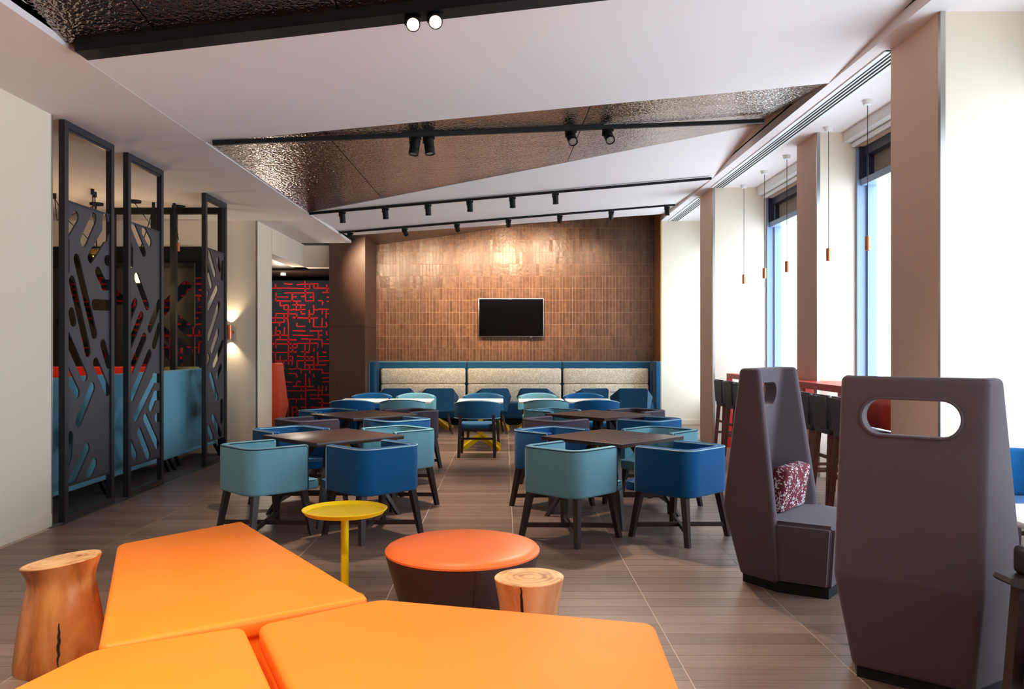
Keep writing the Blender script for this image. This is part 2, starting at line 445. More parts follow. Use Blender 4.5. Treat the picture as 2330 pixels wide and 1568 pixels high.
# ---- pattern wallpaper: hand drawn red maze strokes on navy panels
def maze(wd, ht, seed, step=0.092):
    rnd = random.Random(seed); S = []
    nx, nz = int(wd / step), int(ht / step)
    def jit(v): return v + rnd.uniform(-.012, .012)
    for i in range(nx + 1):
        if rnd.random() < 0.3:
            k = 0
            while k < nz:
                ln = rnd.randint(4, 11)
                if rnd.random() < 0.8: S.append((jit(i * step), k * step, jit(i * step), min(ht, (k + ln) * step)))
                k += ln + rnd.randint(0, 1)
        else:
            k = rnd.randint(0, 2)
            while k < nz:
                ln = rnd.choice((1, 1, 2, 2, 3))
                if rnd.random() < 0.5: S.append((jit(i * step), jit(k * step), jit(i * step), jit(min(ht, (k + ln) * step))))
                k += ln + 1
    for k in range(nz + 1):
        i = 0
        while i < nx:
            ln = rnd.choice((1, 1, 2, 2, 3, 5))
            if rnd.random() < 0.6: S.append((i * step, jit(k * step), min(wd, (i + ln) * step), jit(k * step)))
            i += ln + (1 if rnd.random() < 0.5 else 0)
    return S
def wallpaper(name, x0, x1, y, z0, z1, seed, parent=None):
    p = struct(name, G().box((x0, y, z0), (x1, y + 0.04, z1)), navy_paper) if parent is None else obj(name, G().box((x0, y, z0), (x1, y + 0.04, z1)), navy_paper, parent)
    rnd = random.Random(seed); g = G()
    for ax, az, bx, bz in maze(x1 - x0, z1 - z0, seed):
        a = Vector((ax, az)); b = Vector((bx, bz)); d = (b - a)
        if d.length < .03: continue
        t = d.normalized(); nn = Vector((-t.y, t.x)); wd = rnd.uniform(.011, .016)
        q = [a - nn * wd, b - nn * wd * rnd.uniform(.8, 1.2), b + nn * wd, a + nn * wd * rnd.uniform(.8, 1.2)]
        q = [(min(max(v.x, 0), x1 - x0), min(max(v.y, 0), z1 - z0)) for v in q]
        g.poly([(x0 + u, y - 0.0015, z0 + v) for u, v in q], [(0, 1, 2, 3)])
    o = obj('printed_lines', g, red_ink, p); o['kind'] = 'stuff'
    return p
wallpaper('wall_niche_print', -5.6, -3.62, 17.6, 0.0, 3.02, 5)
struct('wall_niche_return', G().prism([(-3.62, 17.6), (-3.40, 16.9), (-3.36, 16.92), (-3.58, 17.64)], 0, 3.02), navy_paper)
wallpaper('wall_lounge_print', -8.9, -4.75, 12.9, 0.0, 2.75, 9)
struct('wall_lounge_band', G().box((-8.9, 12.86, 2.75), (-4.72, 12.96, 3.16)), gap_black)

# ---- timber pier and tiled back wall
g = G(); g.box((-3.42, 15.86, 0), (-2.72, 17.6, 1.975)); g.box((-3.42, 15.86, 1.985), (-2.72, 17.6, 4.4)); g.box((-3.40, 15.88, 1.9), (-2.74, 17.5, 2.1))
struct('wall_timber_pier', g, timber)
wb = struct('wall_back', G().box((-2.9, YB, 0), (3.3, YB + 0.2, 4.6)), grout)
TW, TH = 0.0705, 0.2555
tm = G().box((-TW / 2 + .0034, -0.0045, -TH / 2 + .0034), (TW / 2 - .0034, 0.004, TH / 2 - .0034), 0.003, 1).mesh('tile'); tm.materials.append(tile_m)
rest = G(); cnt = 0
for r_ in range(13):
    z = 1.04 + TH * (r_ + 0.5)
    for c_ in range(2, 89):
        x = -3.0 + TW * (c_ + 0.5)
        if x > 3.27 or x < -2.86: continue
        ex, ez = random.gauss(0, 0.012), random.gauss(0, 0.018)
        behind_tv = -0.5 < x < 0.78 and 1.85 < z < 2.55
        if 3 <= r_ <= 8 and cnt < 300 and not behind_tv and c_ % 86 > 16:
            o = bpy.data.objects.new('tile', tm); COL.objects.link(o); o.parent = wb; o.location = (x, YB, z); o.rotation_euler = (ex, 0, ez); cnt += 1
        else:
            M = Matrix.Translation((x, YB, z)) @ Matrix.Rotation(ez, 4, 'Z') @ Matrix.Rotation(ex, 4, 'X')
            rest.box((-TW / 2 + .0034, -0.0045, -TH / 2 + .0034), (TW / 2 - .0034, 0.004, TH / 2 - .0034), 0, 1, M)
o = obj('tile_rest', rest, tile_m, wb); o['kind'] = 'stuff'
struct('trim_4', G().box((3.175, 16.55, 0), (3.20, 17.25, 4.4)), gold_trim)

# ---- right side: piers, end wall, window wall, soffit
def pier(n, x, y0, y1):
    g = struct(f'wall_pier_{n}', G().box((x, y0, 0), (XW + 0.2, y1, 4.3)), cream)
    # room side, toned taupe against the cream
    obj('room_side_facing', G().box((x - 0.012, y0 + 0.03, 0), (x, y1, ZR)), taupe, g)
    obj('corner_strip', G().box((x - 0.016, y0 - 0.008, 0), (x + 0.022, y0 + 0.03, ZR)), steel, g)
    obj('baseboard', G().box((x + 0.02, y0 - 0.012, 0), (XW, y0, 0.1)), cream, g)
pier('first', XP, 6.28, 7.09); pier('second', 3.78, 9.80, 10.48); pier('third', XP, 13.15, 14.0); pier('near', XP, 2.3, 3.0)
g = G().box((3.185, 16.6, 0), (XW + 0.2, 18.3, 4.3)); struct('wall_end', g, cream)
struct('baseboard_end', G().box((3.2, 16.585, 0), (XW, 16.6, 0.1)), cream)
WB, WT = 0.5, 3.97
g = G(); g.box((XW, -3, 0), (XW + 0.2, 18.3, WB)); g.box((XW, -3, WT), (XW + 0.2, 18.3, 4.3)); struct('wall_right', g, cream)
wins = [(10.48, 13.15), (7.09, 9.80), (3.0, 6.28), (-0.6, 2.3), (14.0, 16.6)]
for k, (y0, y1) in enumerate(wins):
    wn_ = empty_struct(f'window_{k + 1}')
    x = XW + 0.16
    # deep jamb at the far end, stepped
    obj('jamb', G().box((XW - 0.02, y1 - 0.05, WB), (XW + 0.09, y1 - 0.005, WT)).box((XW + 0.09, y1 - 0.09, WB), (XW + 0.2, y1 - 0.02, WT)), frame_blue, wn_)
    obj('jamb', G().box((XW - 0.02, y0 + 0.005, WB), (XW + 0.2, y0 + 0.06, WT)), frame_blue, wn_)
    obj('transom', G().box((XW + 0.02, y0 + 0.03, 3.50), (XW + 0.2, y1 - 0.03, 3.58)), frame_blue, wn_)
    obj('head_rail', G().box((XW + 0.06, y0 + 0.03, 3.86), (XW + 0.2, y1 - 0.03, WT)), frame_dark, wn_)
    obj('sill', G().box((XW - 0.06, y0 + 0.005, WB - 0.03), (XW + 0.2, y1 - 0.005, WB + 0.01)), white_gloss, wn_)
    obj('jamb_shade', G().box((XW + 0.0, y1 - 0.06, 3.58), (XW + 0.1, y1 - 0.052, WT)).box((XW + 0.1, y1 - 0.1, 3.58), (XW + 0.2, y1 - 0.092, WT)), frame_dark, wn_)  # shade on the upper jamb, put in as dark sheets
    obj('upper_panel', G().box((x, y0 + 0.05, 3.58), (x + 0.02, y1 - 0.05, 3.87)), blind_m, wn_)
    obj('pane', G().box((x, y0 + 0.05, WB + 0.01), (x + 0.008, y1 - 0.05, 3.51)), glass_m, wn_)
    obj('blind_box', G().box((XW - 0.17, y0 + 0.002, 4.03), (XW, y1 - 0.002, ZR), 0.003), white_gloss, wn_)
    obj('blind_roll', G().tube([(XW - 0.05, y0 + 0.01, 4.0), (XW - 0.05, y1 - 0.01, 4.0)], 0.03, 10), white_gloss, wn_)
    pt = bpy.data.lights.new('window_portal', 'AREA'); pt.shape = 'RECTANGLE'; pt.size = 3.0; pt.size_y = y1 - y0 - 0.1
    pt.cycles.is_portal = True
    po = bpy.data.objects.new('window_portal', pt); COL.objects.link(po); po.location = (XW + 0.3, (y0 + y1) / 2, 2.0)
    po.rotation_euler = (0, PI / 2, 0)
# soffit and its inner upstand
struct('ceiling_soffit', G().box((XS, -3, ZR), (XW + 0.2, 18.3, ZR + 0.12)), plaster)
struct('ceiling_upstand_right', G().box((XS, -3, ZR + 0.1), (XS + 0.06, 17.3, 4.66)), taupe)
struct('ceiling_left', G().box((-9, -3, ZL), (XB, 15.73, ZL + 0.1)), plaster)
struct('ceiling_upstand_left', G().box((XB - 0.1, -3, ZL + 0.05), (XB, 15.73, 4.66)), plaster)
struct('ceiling_light_stop', G().box((-9.2, -3.2, 4.66), (4.6, 18.6, 4.8)), plaster)  # unseen slab, added to block sky light from above

# folded upper ceiling: tilted plaster planes and hammered mirror strips
ce = empty_struct('ceiling')
def quad_patch(c, nx=8, ny=4, th=0.03):
    """bilinear patch through corners nl, nr, fr, fl (near-left first) with thickness upward"""
    nl, nr, fr, fl_ = [Vector(v) for v in c]; g = G(); V = []
    for dz in (0, th):
        V.append([[g.bm.verts.new((nl * (1 - u) + nr * u) * (1 - v) + (fl_ * (1 - u) + fr * u) * v + Vector((0, 0, dz))) for u in [i / nx for i in range(nx + 1)]] for v in [j / ny for j in range(ny + 1)]])
    for j in range(ny):
        for i in range(nx):
            a = V[0]; g.bm.faces.new((a[j][i], a[j + 1][i], a[j + 1][i + 1], a[j][i + 1]))
            a = V[1]; g.bm.faces.new((a[j][i], a[j][i + 1], a[j + 1][i + 1], a[j + 1][i]))
    for j in range(ny):
        for i in (0, nx): g.bm.faces.new((V[0][j][i], V[0][j + 1][i], V[1][j + 1][i], V[1][j][i]))
    for i in range(nx):
        for j in (0, ny): g.bm.faces.new((V[0][j][i], V[0][j][i + 1], V[1][j][i + 1], V[1][j][i]))
    return g
e = 0.004
obj('plaster_plane', quad_patch([(XB, 5.655, 3.592), (XS, 5.655, 4.315), (XS, 8.0, 4.16), (XB, 8.05, 3.592)]), plaster, ce)
obj('plaster_plane', quad_patch([(XB, 12.28, 3.594), (XS, 10.3, 4.38), (XS, 12.4, 4.16), (XB, 12.32, 3.592)]), plaster, ce)
obj('plaster_plane', quad_patch([(XB, 12.33, 3.592), (XS, 12.42, 4.16), (3.3, 16.3, 4.255), (XB, 15.3, 3.675)]), plaster, ce)
obj('plaster_plane', quad_patch([(XB, 12.32, 3.60), (XS, 12.4, 4.16), (XS, 12.44, 4.165), (XB, 12.34, 3.60)], 1, 1), plaster, ce)
obj('plaster_plane', quad_patch([(XB, -3, 3.60), (XS, -3, 4.16), (XS, 2.4, 4.2), (XB, 2.4, 4.1)]), plaster, ce)
def strip(A, B_, C_, D_, us, vs):
    """mirror panels of a bilinear strip, narrow joints between"""
    nl, nr, fr, fl_ = [Vector(v) for v in (A, B_, C_, D_)]
    def P(u, v): return (nl * (1 - u) + nr * u) * (1 - v) + (fl_ * (1 - u) + fr * u) * v
    for u0, u1 in zip(us, us[1:]):
        for v0, v1 in zip(vs, vs[1:]):
            d = 0.0007
            obj('mirror_panel', quad_patch([P(u0 + d, v0 + d), P(u1 - d, v0 + d), P(u1 - d, v1 - d), P(u0 + d, v1 - d)], 3, 3, 0.01), mirror_m, ce)
strip((XB, 8.06, 3.602), (XS, 8.01, 4.17), (XS, 10.28, 4.375), (XB, 12.27, 3.602), [0, 0.19, 0.62, 1], [0, 0.68, 1])
strip((XB, 2.42, 4.12), (XS, 2.42, 4.22), (XS, 5.60, 4.325), (XB, 5.50, 3.615), [0, 0.1, 0.3, 0.62, 1], [0, 0.5, 1])
# timber soffit between the ceiling edge and the tiles
g = G(); g.poly([(-2.86, 15.28, 3.71), (-1.0, 15.60, 3.872), (1.0, 15.93, 4.05), (3.3, 16.3, 4.252),
                              (3.3, 17.26, 4.40), (1.5, 17.26, 4.33), (-1.91, 17.26, 3.85), (-2.86, 17.26, 3.73)], [(0, 1, 6, 7), (1, 2, 5, 6), (2, 3, 4, 5)])
obj('timber_soffit', g, timber, ce)
obj('joint_backing', quad_patch([(XB, 2.4, 4.16), (XS, 2.4, 4.27), (XS, 5.62, 4.37), (XB, 5.52, 3.66)], 4, 2), gap_black, ce)
obj('joint_backing', quad_patch([(XB, 8.05, 3.66), (XS, 8.0, 4.22), (XS, 10.3, 4.42), (XB, 12.3, 3.66)], 4, 2), gap_black, ce)

# unseen wall behind the camera, made dark to cut bounced light
struct('wall_front', G().box((-6.4, -3.2, 0), (XW + 0.2, -3, 4.7)), timber)

# linear air vents in the soffit
def vent(y0, y1, label):
    t = thing('air_vent', label, 'vent', (0, 0, ZR), group=None)
    obj('backing', G().box((3.33, y0, -0.0095), (3.565, y1, 0.004)), gap_black, t)
    g = G().box((3.325, y0, -0.012), (3.372, y1, 0.0)).box((3.523, y0, -0.012), (3.57, y1, 0.0)); obj('frame', g, white_gloss, t)
    for k in range(3):
        x = 3.394 + k * 0.0435
        obj('slat', G().box((x - 0.0, y0, -0.011), (x + 0.017, y1, 0.0)), white_gloss, t)
vent(7.1, 13.14, 'long white slatted air vent running past the tall pendant lights')
vent(14.02, 16.58, 'short white slatted air vent above the pale end wall')

# building across the street
t = thing('street_building', 'pale brick building seen faintly through the bright window', 'building', (17, 16, 0))
g = G().box((0, -7, 0), (5, 7, 9)); obj('wall', g, facade_m, t)
for yy in (-4.5, -1.5, 1.5, 4.5):
    for zz in (1.2, 4.4):
        f = obj('window', G().box((-0.06, yy - 0.7, zz), (0.02, yy + 0.7, zz + 2.0)), white_gloss, t)
        obj('pane', G().box((-0.08, yy - 0.6, zz + 0.1), (-0.05, yy + 0.6, zz + 1.9)), lens_off, f)

# ================================================================== CEILING FITTINGS
spots_d = []
def track(label, p0, p1, w_=0.035, h_=0.035, y_in=None):
    g = G().bar(p0, p1, w_, h_)
    return tag(obj('lighting_track', g, black_metal), label, 'track', 'black ceiling lighting tracks')
def lerp(a, b, t): return tuple(x + (y - x) * t for x, y in zip(a, b))
T1 = ((-2.9, 5.56, 3.60), (3.15, 5.56, 4.30)); T2 = ((-2.86, 7.96, 3.563), (3.03, 9.52, 4.214))
T3 = ((-2.94, 12.24, 3.58), (3.13, 12.30, 4.125)); T4 = ((-2.94, 14.55, 3.625), (3.14, 14.98, 4.2))
track('thick black lighting channel nearest, holding two lit spots', *T1, w_=0.17, h_=0.10)
track('black lighting track crossing the shimmering mirror strip', *T2, w_=0.04, h_=0.045)
track('black lighting track carrying six spots, second from the tiled wall', *T3)
track('black lighting track nearest the tiled wall, carrying seven spots', *T4)
def on_track(T, px):
    # point of the track at a given bearing from the room axis
    k = (px - 1148) / 1850; (a, b, c), (d, e_, f) = T
    t = (k * b - a) / ((d - a) - k * (e_ - b)); return lerp(T[0], T[1], t)
def spotlight(pos, aim, label, group, s=1.0, lit=False, energy=0, ang=45, col=(1, 0.84, 0.66), off=0.0225):
    t = thing('track_spotlight', label, 'spotlight', pos, 0, group)
    d = (Vector(aim) - Vector(pos)).normalized(); rot = d.to_track_quat('-Z', 'Y').to_matrix().to_4x4()
    obj('adapter', G().box((-0.05 * s, -0.02 * s, -0.022 * s - off), (0.05 * s, 0.02 * s, 0.0 - off), 0.004), black_metal, t)
    piv = Vector((0, 0, -0.045 * s - off))
    obj('yoke', G().box((-0.05 * s, -0.012 * s, -0.06 * s - off), (-0.043 * s, 0.012 * s, -0.015 * s - off)), black_metal, t)
    M = Matrix.Translation(piv) @ rot
    obj('head', G().lathe([(0.0, 0.022 * s), (0.036 * s, 0.022 * s), (0.042 * s, 0.016 * s), (0.042 * s, -0.062 * s), (0.037 * s, -0.064 * s), (0.037 * s, -0.07 * s), (0.042 * s, -0.072 * s), (0.042 * s, -0.108 * s), (0.036 * s, -0.108 * s), (0.034 * s, -0.095 * s), (0.0, -0.095 * s)], 18, M=M, cap=False), black_metal, t)
    obj('lens', G().lathe([(0.0, -0.097 * s), (0.035 * s, -0.098 * s), (0.035 * s, -0.1 * s), (0.0, -0.106 * s)], 14, M=M, cap=False), lamp_on if lit else lens_off, t)
    if energy:
        l = bpy.data.lights.new('spot_beam', 'SPOT'); l.energy = energy * SPOT; l.spot_size = R(ang); l.spot_blend = 0.7; l.color = col; l.shadow_soft_size = 0.05
        lo = bpy.data.objects.new('spot_beam', l); COL.objects.link(lo); lo.parent = t
        lo.matrix_local = Matrix.Translation(piv + d * 0.13 * s) @ rot
    return t
ordn = ['first', 'second', 'third', 'fourth', 'fifth', 'sixth', 'seventh']
for k, px in enumerate((797, 921, 1040, 1157, 1274, 1391, 1518)):
    p = on_track(T4, px)
    ax = p[0] + (0.75, 0.35, 0.2, 0, 0, 0, 0)[k]
    spotlight(p, (ax, YB, 2.6 if k < 3 else 2.9 - 0.6 * (k > 4)) if k < 6 else (p[0], p[1] + 0.2, 0), f'small black spotlight aimed at the brown tiled wall, {ordn[k]} from the left on its track', 'spots on the track by the tiled wall', 1.05, energy=(120, 130, 110, 210, 130, 50, 30)[k], ang=74, col=(1, 0.76, 0.5))
for k, px in enumerate((779, 877, 974, 1069, 1166, 1264)):
    p = on_track(T3, px)
    spotlight(p, (p[0] + 0.15, p[1] + 0.45, 0), f'small black spotlight above the white cafe tables, {ordn[k]} from the left on its track', 'spots on the six-spot track', 1.05, energy=110, ang=75)
for k, px in enumerate((945, 976, 1299, 1383)):
    p = on_track(T2, px)
    spotlight(p, [(p[0] - 0.5, p[1] - 0.6, 0), (p[0] + 0.4, p[1] - 0.5, 0), (1.45, 4.7, 0), (1.9, 4.9, 0)][k], ['black spotlight under the mirror strip, left one of the close pair', 'black spotlight under the mirror strip, right one of the close pair', 'black spotlight under the mirror strip, left one of the wide-set right pair', 'black spotlight under the mirror strip, rightmost of all on that track'][k], 'spots on the mirror strip track', 1.25, energy=(170, 170, 330, 150)[k], ang=(75, 75, 36, 60)[k])
for k, px in enumerate((940, 991)):
    p = on_track(T1, px)
    spotlight(p, (p[0] * 0.4, p[1] - 3.4, 2.0), ['glowing spotlight in the near black channel, left one of the lit two', 'glowing spotlight in the near black channel, right one of the lit two'][k], 'lit spots in the near channel', 1.15, lit=True, energy=60, ang=120, off=0.03)

# added downlights out of view, to brighten the orange seats and left wall
for k, (x, y) in enumerate(((-2.6, 1.8), (-1.6, 1.8), (-0.6, 1.8))):
    u, v = (x - XB) / (XS - XB), (y + 3) / 5.4
    zc = (3.6 + 0.56 * u) * (1 - v) + (4.1 + 0.1 * u) * v - 0.004
    t = thing('added_downlight', f'added unseen downlight above the orange seats, {["over the left wall", "middle of the row", "right end of the row"][k]}', 'downlight', (x, y, zc), 0, 'added downlights in the unseen front ceiling')
    obj('ring', G().lathe([(0.05, 0.0), (0.07, 0.0), (0.07, -0.012), (0.05, -0.012), (0.05, 0.0)], 20, cap=False), white_gloss, t)
    obj('lamp', G().lathe([(0.0, -0.004), (0.05, -0.004), (0.05, -0.003), (0.0, -0.002)], 16, cap=False), lamp_on, t)
    l = bpy.data.lights.new('added_downlight_beam', 'SPOT'); l.energy = 190 * SPOT; l.spot_size = R(72); l.spot_blend = 0.8; l.color = (1, 0.86, 0.7); l.shadow_soft_size = 0.06
    lo = bpy.data.objects.new('added_downlight_beam', l); COL.objects.link(lo); lo.parent = t; lo.location = (0, 0, -0.03); lo.rotation_euler = (R(15), 0, 0)

# pendants along the counter
def make_pendant(label):
    t = thing('pendant_light', label, 'pendant', (0, 0, 0), 0, 'copper tube pendants over the counter')
    obj('canopy', G().lathe([(0.02, -0.055), (0.042, -0.05), (0.05, -0.03), (0.052, 0.0)], 20), white_gloss, t)
    obj('cord', G().tube([(0, 0, -0.05), (0, 0, -1.44)], 0.0035, 6), black_metal, t)
    obj('shade', G().lathe([(0.012, 0), (0.027, -0.004), (0.027, -0.15), (0.024, -0.15), (0.023, -0.02)], 18, c=(0, 0, -1.425), cap=False), copper, t)
    obj('lamp', G().lathe([(0.0, -0.13), (0.02, -0.13), (0.02, -0.128)], 12, c=(0, 0, -1.425), cap=False), white_gloss, t)
    return t
pen = Proto(make_pendant)
for y, l in ((12.94, 'copper tube pendant farthest along the counter, smallest in view'), (11.92, 'copper tube pendant second from the far end of the counter'), (10.97, 'copper tube pendant in front of the farther bright window pane'), (9.56, 'copper tube pendant hanging before the pale pier between the windows'), (8.53, 'largest, nearest copper tube pendant, before the nearer window')):
    pen.place((3.81, y, ZR), 0, l)

# ================================================================== LEFT SCREENS
P1 = [(0.22,2.76,-0.01,2.52),(0.55,2.80,0.36,2.55),(0.49,2.41,0.85,2.76),(0.77,2.82,0.77,2.65),(0.06,2.26,0.06,2.51),(0.24,2.37,0.56,1.69),(0.81,2.42,0.91,2.43),(0.63,2.29,0.75,2.18),(0.74,2.17,0.91,2.19),(0.16,2.16,0.44,1.52),(0.56,1.97,0.88,1.98),(0.73,1.59,0.84,1.40),(0.07,1.66,0.38,1.29),(0.15,1.87,0.18,1.80),(0.59,1.41,0.82,1.13),(0.06,1.35,0.24,1.14),(0.52,1.18,0.27,0.87),(0.13,0.75,0.11,0.58),(0.11,0.58,0.03,0.46),(0.42,0.61,0.15,0.33),(0.56,0.45,0.46,0.35)]
P2 = [(0.16,2.84,0.41,2.60),(0.41,2.83,0.55,2.73),(0.10,2.59,0.10,2.44),(0.00,2.72,0.10,2.59),(0.24,2.31,0.49,2.02),(0.20,2.04,0.01,1.80),(0.35,1.90,0.00,1.50),(0.80,2.06,0.56,1.77),(0.80,1.79,0.67,1.59),(0.42,1.67,0.11,1.33),(0.55,1.49,0.13,1.04),(0.70,1.23,0.22,0.82),(0.67,1.22,0.85,1.21),(0.70,1.02,0.59,0.90),(0.69,1.02,0.85,1.01),(0.74,0.77,0.87,0.76),(0.45,0.79,0.75,0.46),(0.30,0.65,0.52,0.37),(0.00,0.65,0.20,0.41)]
P3 = [(0.18,2.81,0.39,2.56),(0.52,2.76,0.58,2.65),(0.03,2.70,0.25,2.40),(0.47,2.37,0.16,2.10),(0.12,2.28,0.00,2.13),(0.55,2.15,0.17,1.70),(0.70,2.73,0.68,2.54),(0.51,1.78,0.29,1.53),(0.06,1.60,0.05,1.48),(0.70,1.62,0.36,1.32),(0.15,1.43,0.00,1.21),(0.63,1.29,0.49,1.17),(0.24,1.19,0.47,0.88),(0.66,0.80,0.66,0.55),(0.33,0.62,0.61,0.36),(0.17,0.48,0.29,0.35)]
def screen(y0, wd, slots, label, loc_x=-3.91, rz=0.0, metal=None, r=0.054, group='slotted screens along the aisle'):
    t = thing('slotted_screen', label, 'screen', (loc_x, y0, 0), rz, group)
    H = ZL - 0.002; a = 0.062; d = 0.055
    for s0, s1 in ((0, a), (wd - a, wd)):
        p = obj('post', G().box((-d, s0, 0), (0, s1, H)), frame_metal, t)
    obj('top_rail', G().box((-d, a, H - a), (0, wd - a, H)), frame_metal, t)
    obj('bottom_rail', G().box((-d, a, 0), (0, wd - a, a)), frame_metal, t)
    obj('inner_rail', G().box((-0.045, a, H - a - 0.02), (-0.015, wd - a, H - a)), frame_metal, t)
    z0, z1 = 0.325, 2.87
    pn = obj('slotted_panel', G().box((-0.034, a - 0.005, z0), (-0.02, wd - a + 0.005, z1)), metal or screen_metal, t)
    c = G()
    Mx = Matrix(((0, 0, 1, 0), (1, 0, 0, 0), (0, 1, 0, 0), (0, 0, 0, 1)))
    for (s0, u0, s1, u1) in slots:
        c.prism(capsule(s0, u0, s1, u1, r), -0.08, 0.03, M=Mx)
    co = obj('cutter', c, None); co.parent = t
    boolean(pn, co)
    obj('edge_strip', G().box((-0.05, a, z0 - 0.018), (-0.012, wd - a, z0)), frame_metal, t)
    obj('edge_strip', G().box((-0.05, a, z1), (-0.012, wd - a, z1 + 0.014)), frame_metal, t)
    return t
screen(7.23, 0.92, P1, 'tall charcoal slotted screen nearest, beside the end of the cream wall')
screen(8.45, 0.88, P2, 'tall charcoal slotted screen in the middle of the three')
screen(10.64, 0.82, P3, 'tall charcoal slotted screen farthest, next to the copper wall lamp')
# dark panels with wide slots in front of the lounge wallpaper
for k, (x0, x1, sl) in enumerate(((-8.6, -7.25, ((0.2, 2.4, 0.9, 1.7), (0.3, 1.6, 1.0, 0.9))), (-6.95, -5.75, ((0.25, 2.55, 0.85, 1.75), (0.75, 2.6, 1.05, 2.3), (0.15, 1.95, 0.6, 1.45), (0.7, 1.5, 1.0, 1.2))), (-5.4, -4.75, ((0.52, 2.5, 0.12, 2.1), (0.1, 1.85, 0.55, 1.5), (0.1, 1.6, 0.4, 1.35), (0.35, 2.0, 0.6, 1.8))))):
    t = thing('lounge_divider', ['dark bronze slotted divider hidden deepest behind the nearest charcoal screen', 'dark bronze slotted divider between the red sofa and the scribbled red wallpaper', 'dark bronze slotted divider behind the olive sofa back, beside the black post'][k], 'screen', (x0, 12.45, 0))
    pn = obj('slotted_panel', G().box((0, 0, 0), (x1 - x0, 0.04, 2.78)), bronze_panel, t)
    c = G(); Mx = Matrix(((1, 0, 0, 0), (0, 0, 1, 0), (0, 1, 0, 0), (0, 0, 0, 1)))
    for s in sl: c.prism(capsule(*s, 0.085), -0.05, 0.09, M=Mx)
    co = obj('cutter', c, None); co.parent = t; boolean(pn, co)
    obj('head_strip', G().box((0, -0.01, 2.78), (x1 - x0, 0.05, 2.86)), black_metal, t)
# black open post frame under the lounge ceiling
t = thing('post_frame', 'black open post and rail frame reaching the lounge ceiling behind the screens', 'frame', (0, 11.8, 0))
obj('top_rail', G().box((-5.72, -0.04, 3.50), (-4.04, 0.04, 3.585)), black_metal, t)
for x in (-5.69, -5.08, -4.80, -4.11): obj('post', G().box((x - 0.04, -0.04, 0), (x + 0.04, 0.04, 3.5)), black_metal, t)
# lounge lamps
def cone_lamp(x, y, z, kind, label, anchors):
    t = thing('hanging_lamp', label, 'lamp', (x, y, 0), 0, 'lamps hung on slack cords in the lounge')
    obj('ceiling_disc', G().lathe([(0.0, ZL), (0.09, ZL), (0.09, ZL - 0.03), (0.0, ZL - 0.03)], 16, cap=False), black_metal, t)
    for ax, ay in anchors:
        obj('cord_hook', G().lathe([(0.0, ZL), (0.022, ZL), (0.022, ZL - 0.07), (0.0, ZL - 0.07)], 10, c=(ax, ay, 0), cap=False), black_metal, t)
        obj('cord', G().tube([(ax, ay, ZL - 0.06), (ax * 0.75, ay * 0.75, ZL - 0.3), (ax * 0.3, ay * 0.3, z + 0.35 * (ZL - z)), (0, 0, z + 0.1)], 0.006, 6), black_metal, t)
        obj('cord', G().tube([(ax, ay, ZL - 0.06), (ax * 0.95, ay * 0.95, ZL - 0.35), (0, 0, ZL - 0.03)], 0.006, 6), black_metal, t)
    if kind == 'globe': obj('shade', G().lathe([(0.02, 0.1)] + [(0.11 * math.sin(a), 0.11 * math.cos(a)) for a in [PI * k / 10 for k in range(1, 10)]] + [(0.01, -0.11)], 20, c=(0, 0, z)), brass, t)
    if kind == 'cone': obj('shade', G().lathe([(0.03, 0.12), (0.05, 0.1), (0.12, -0.08), (0.10, -0.1)], 20, c=(0, 0, z)), lamp_soft, t)
    if kind == 'tube': obj('shade', G().lathe([(0.014, 0.06), (0.019, 0.06), (0.019, -0.06), (0.014, -0.06)], 14, c=(0, 0, z)), copper, t)
    return t
cone_lamp(-5.72, 11.4, 2.85, 'globe', 'brass globe lamp hung on slack black cords, seen through the nearest screen', [(0.45, -1.0), (0.38, -0.8), (-0.2, -0.7)])
cone_lamp(-5.1, 11.2, 2.56, 'cone', 'glowing cone shaded lamp hung beside the middle screen', [(0.2, 0.15)])
cone_lamp(-4.66, 11.62, 3.0, 'tube', 'small copper tube lamp on black cords before the black posts', [(0.02, -0.2)])
l = bpy.data.lights.new('lounge_glow', 'POINT'); l.energy = 16 * SPOT; l.color = (1, 0.72, 0.42); l.shadow_soft_size = 0.12
lo = bpy.data.objects.new('lounge_glow', l); COL.objects.link(lo); lo.location = (-5.35, 11.0, 2.5)
l = bpy.data.lights.new('lounge_glow', 'POINT'); l.energy = 26 * SPOT; l.color = (1, 0.68, 0.38); l.shadow_soft_size = 0.12
lo = bpy.data.objects.new('lounge_glow', l); COL.objects.link(lo); lo.location = (-6.4, 9.4, 2.4)  # added warm fill, no lamp hangs at this point
t = thing('niche_fill_lamp', 'added fill lamp brightening the red patterned niche wall', 'lamp', (-4.6, 16.9, 3.12))  # lamp and its light are added to brighten the niche print
obj('housing', G().lathe([(0.0, 0), (0.06, 0), (0.06, -0.05), (0.05, -0.05), (0.0, -0.04)], 16, cap=False), white_gloss, t)
l = bpy.data.lights.new('niche_fill', 'POINT'); l.energy = 36 * SPOT; l.color = (1, 0.86, 0.7); l.shadow_soft_size = 0.1
lo = bpy.data.objects.new('niche_fill', l); COL.objects.link(lo); lo.parent = t; lo.location = (0.1, -0.5, -0.5)
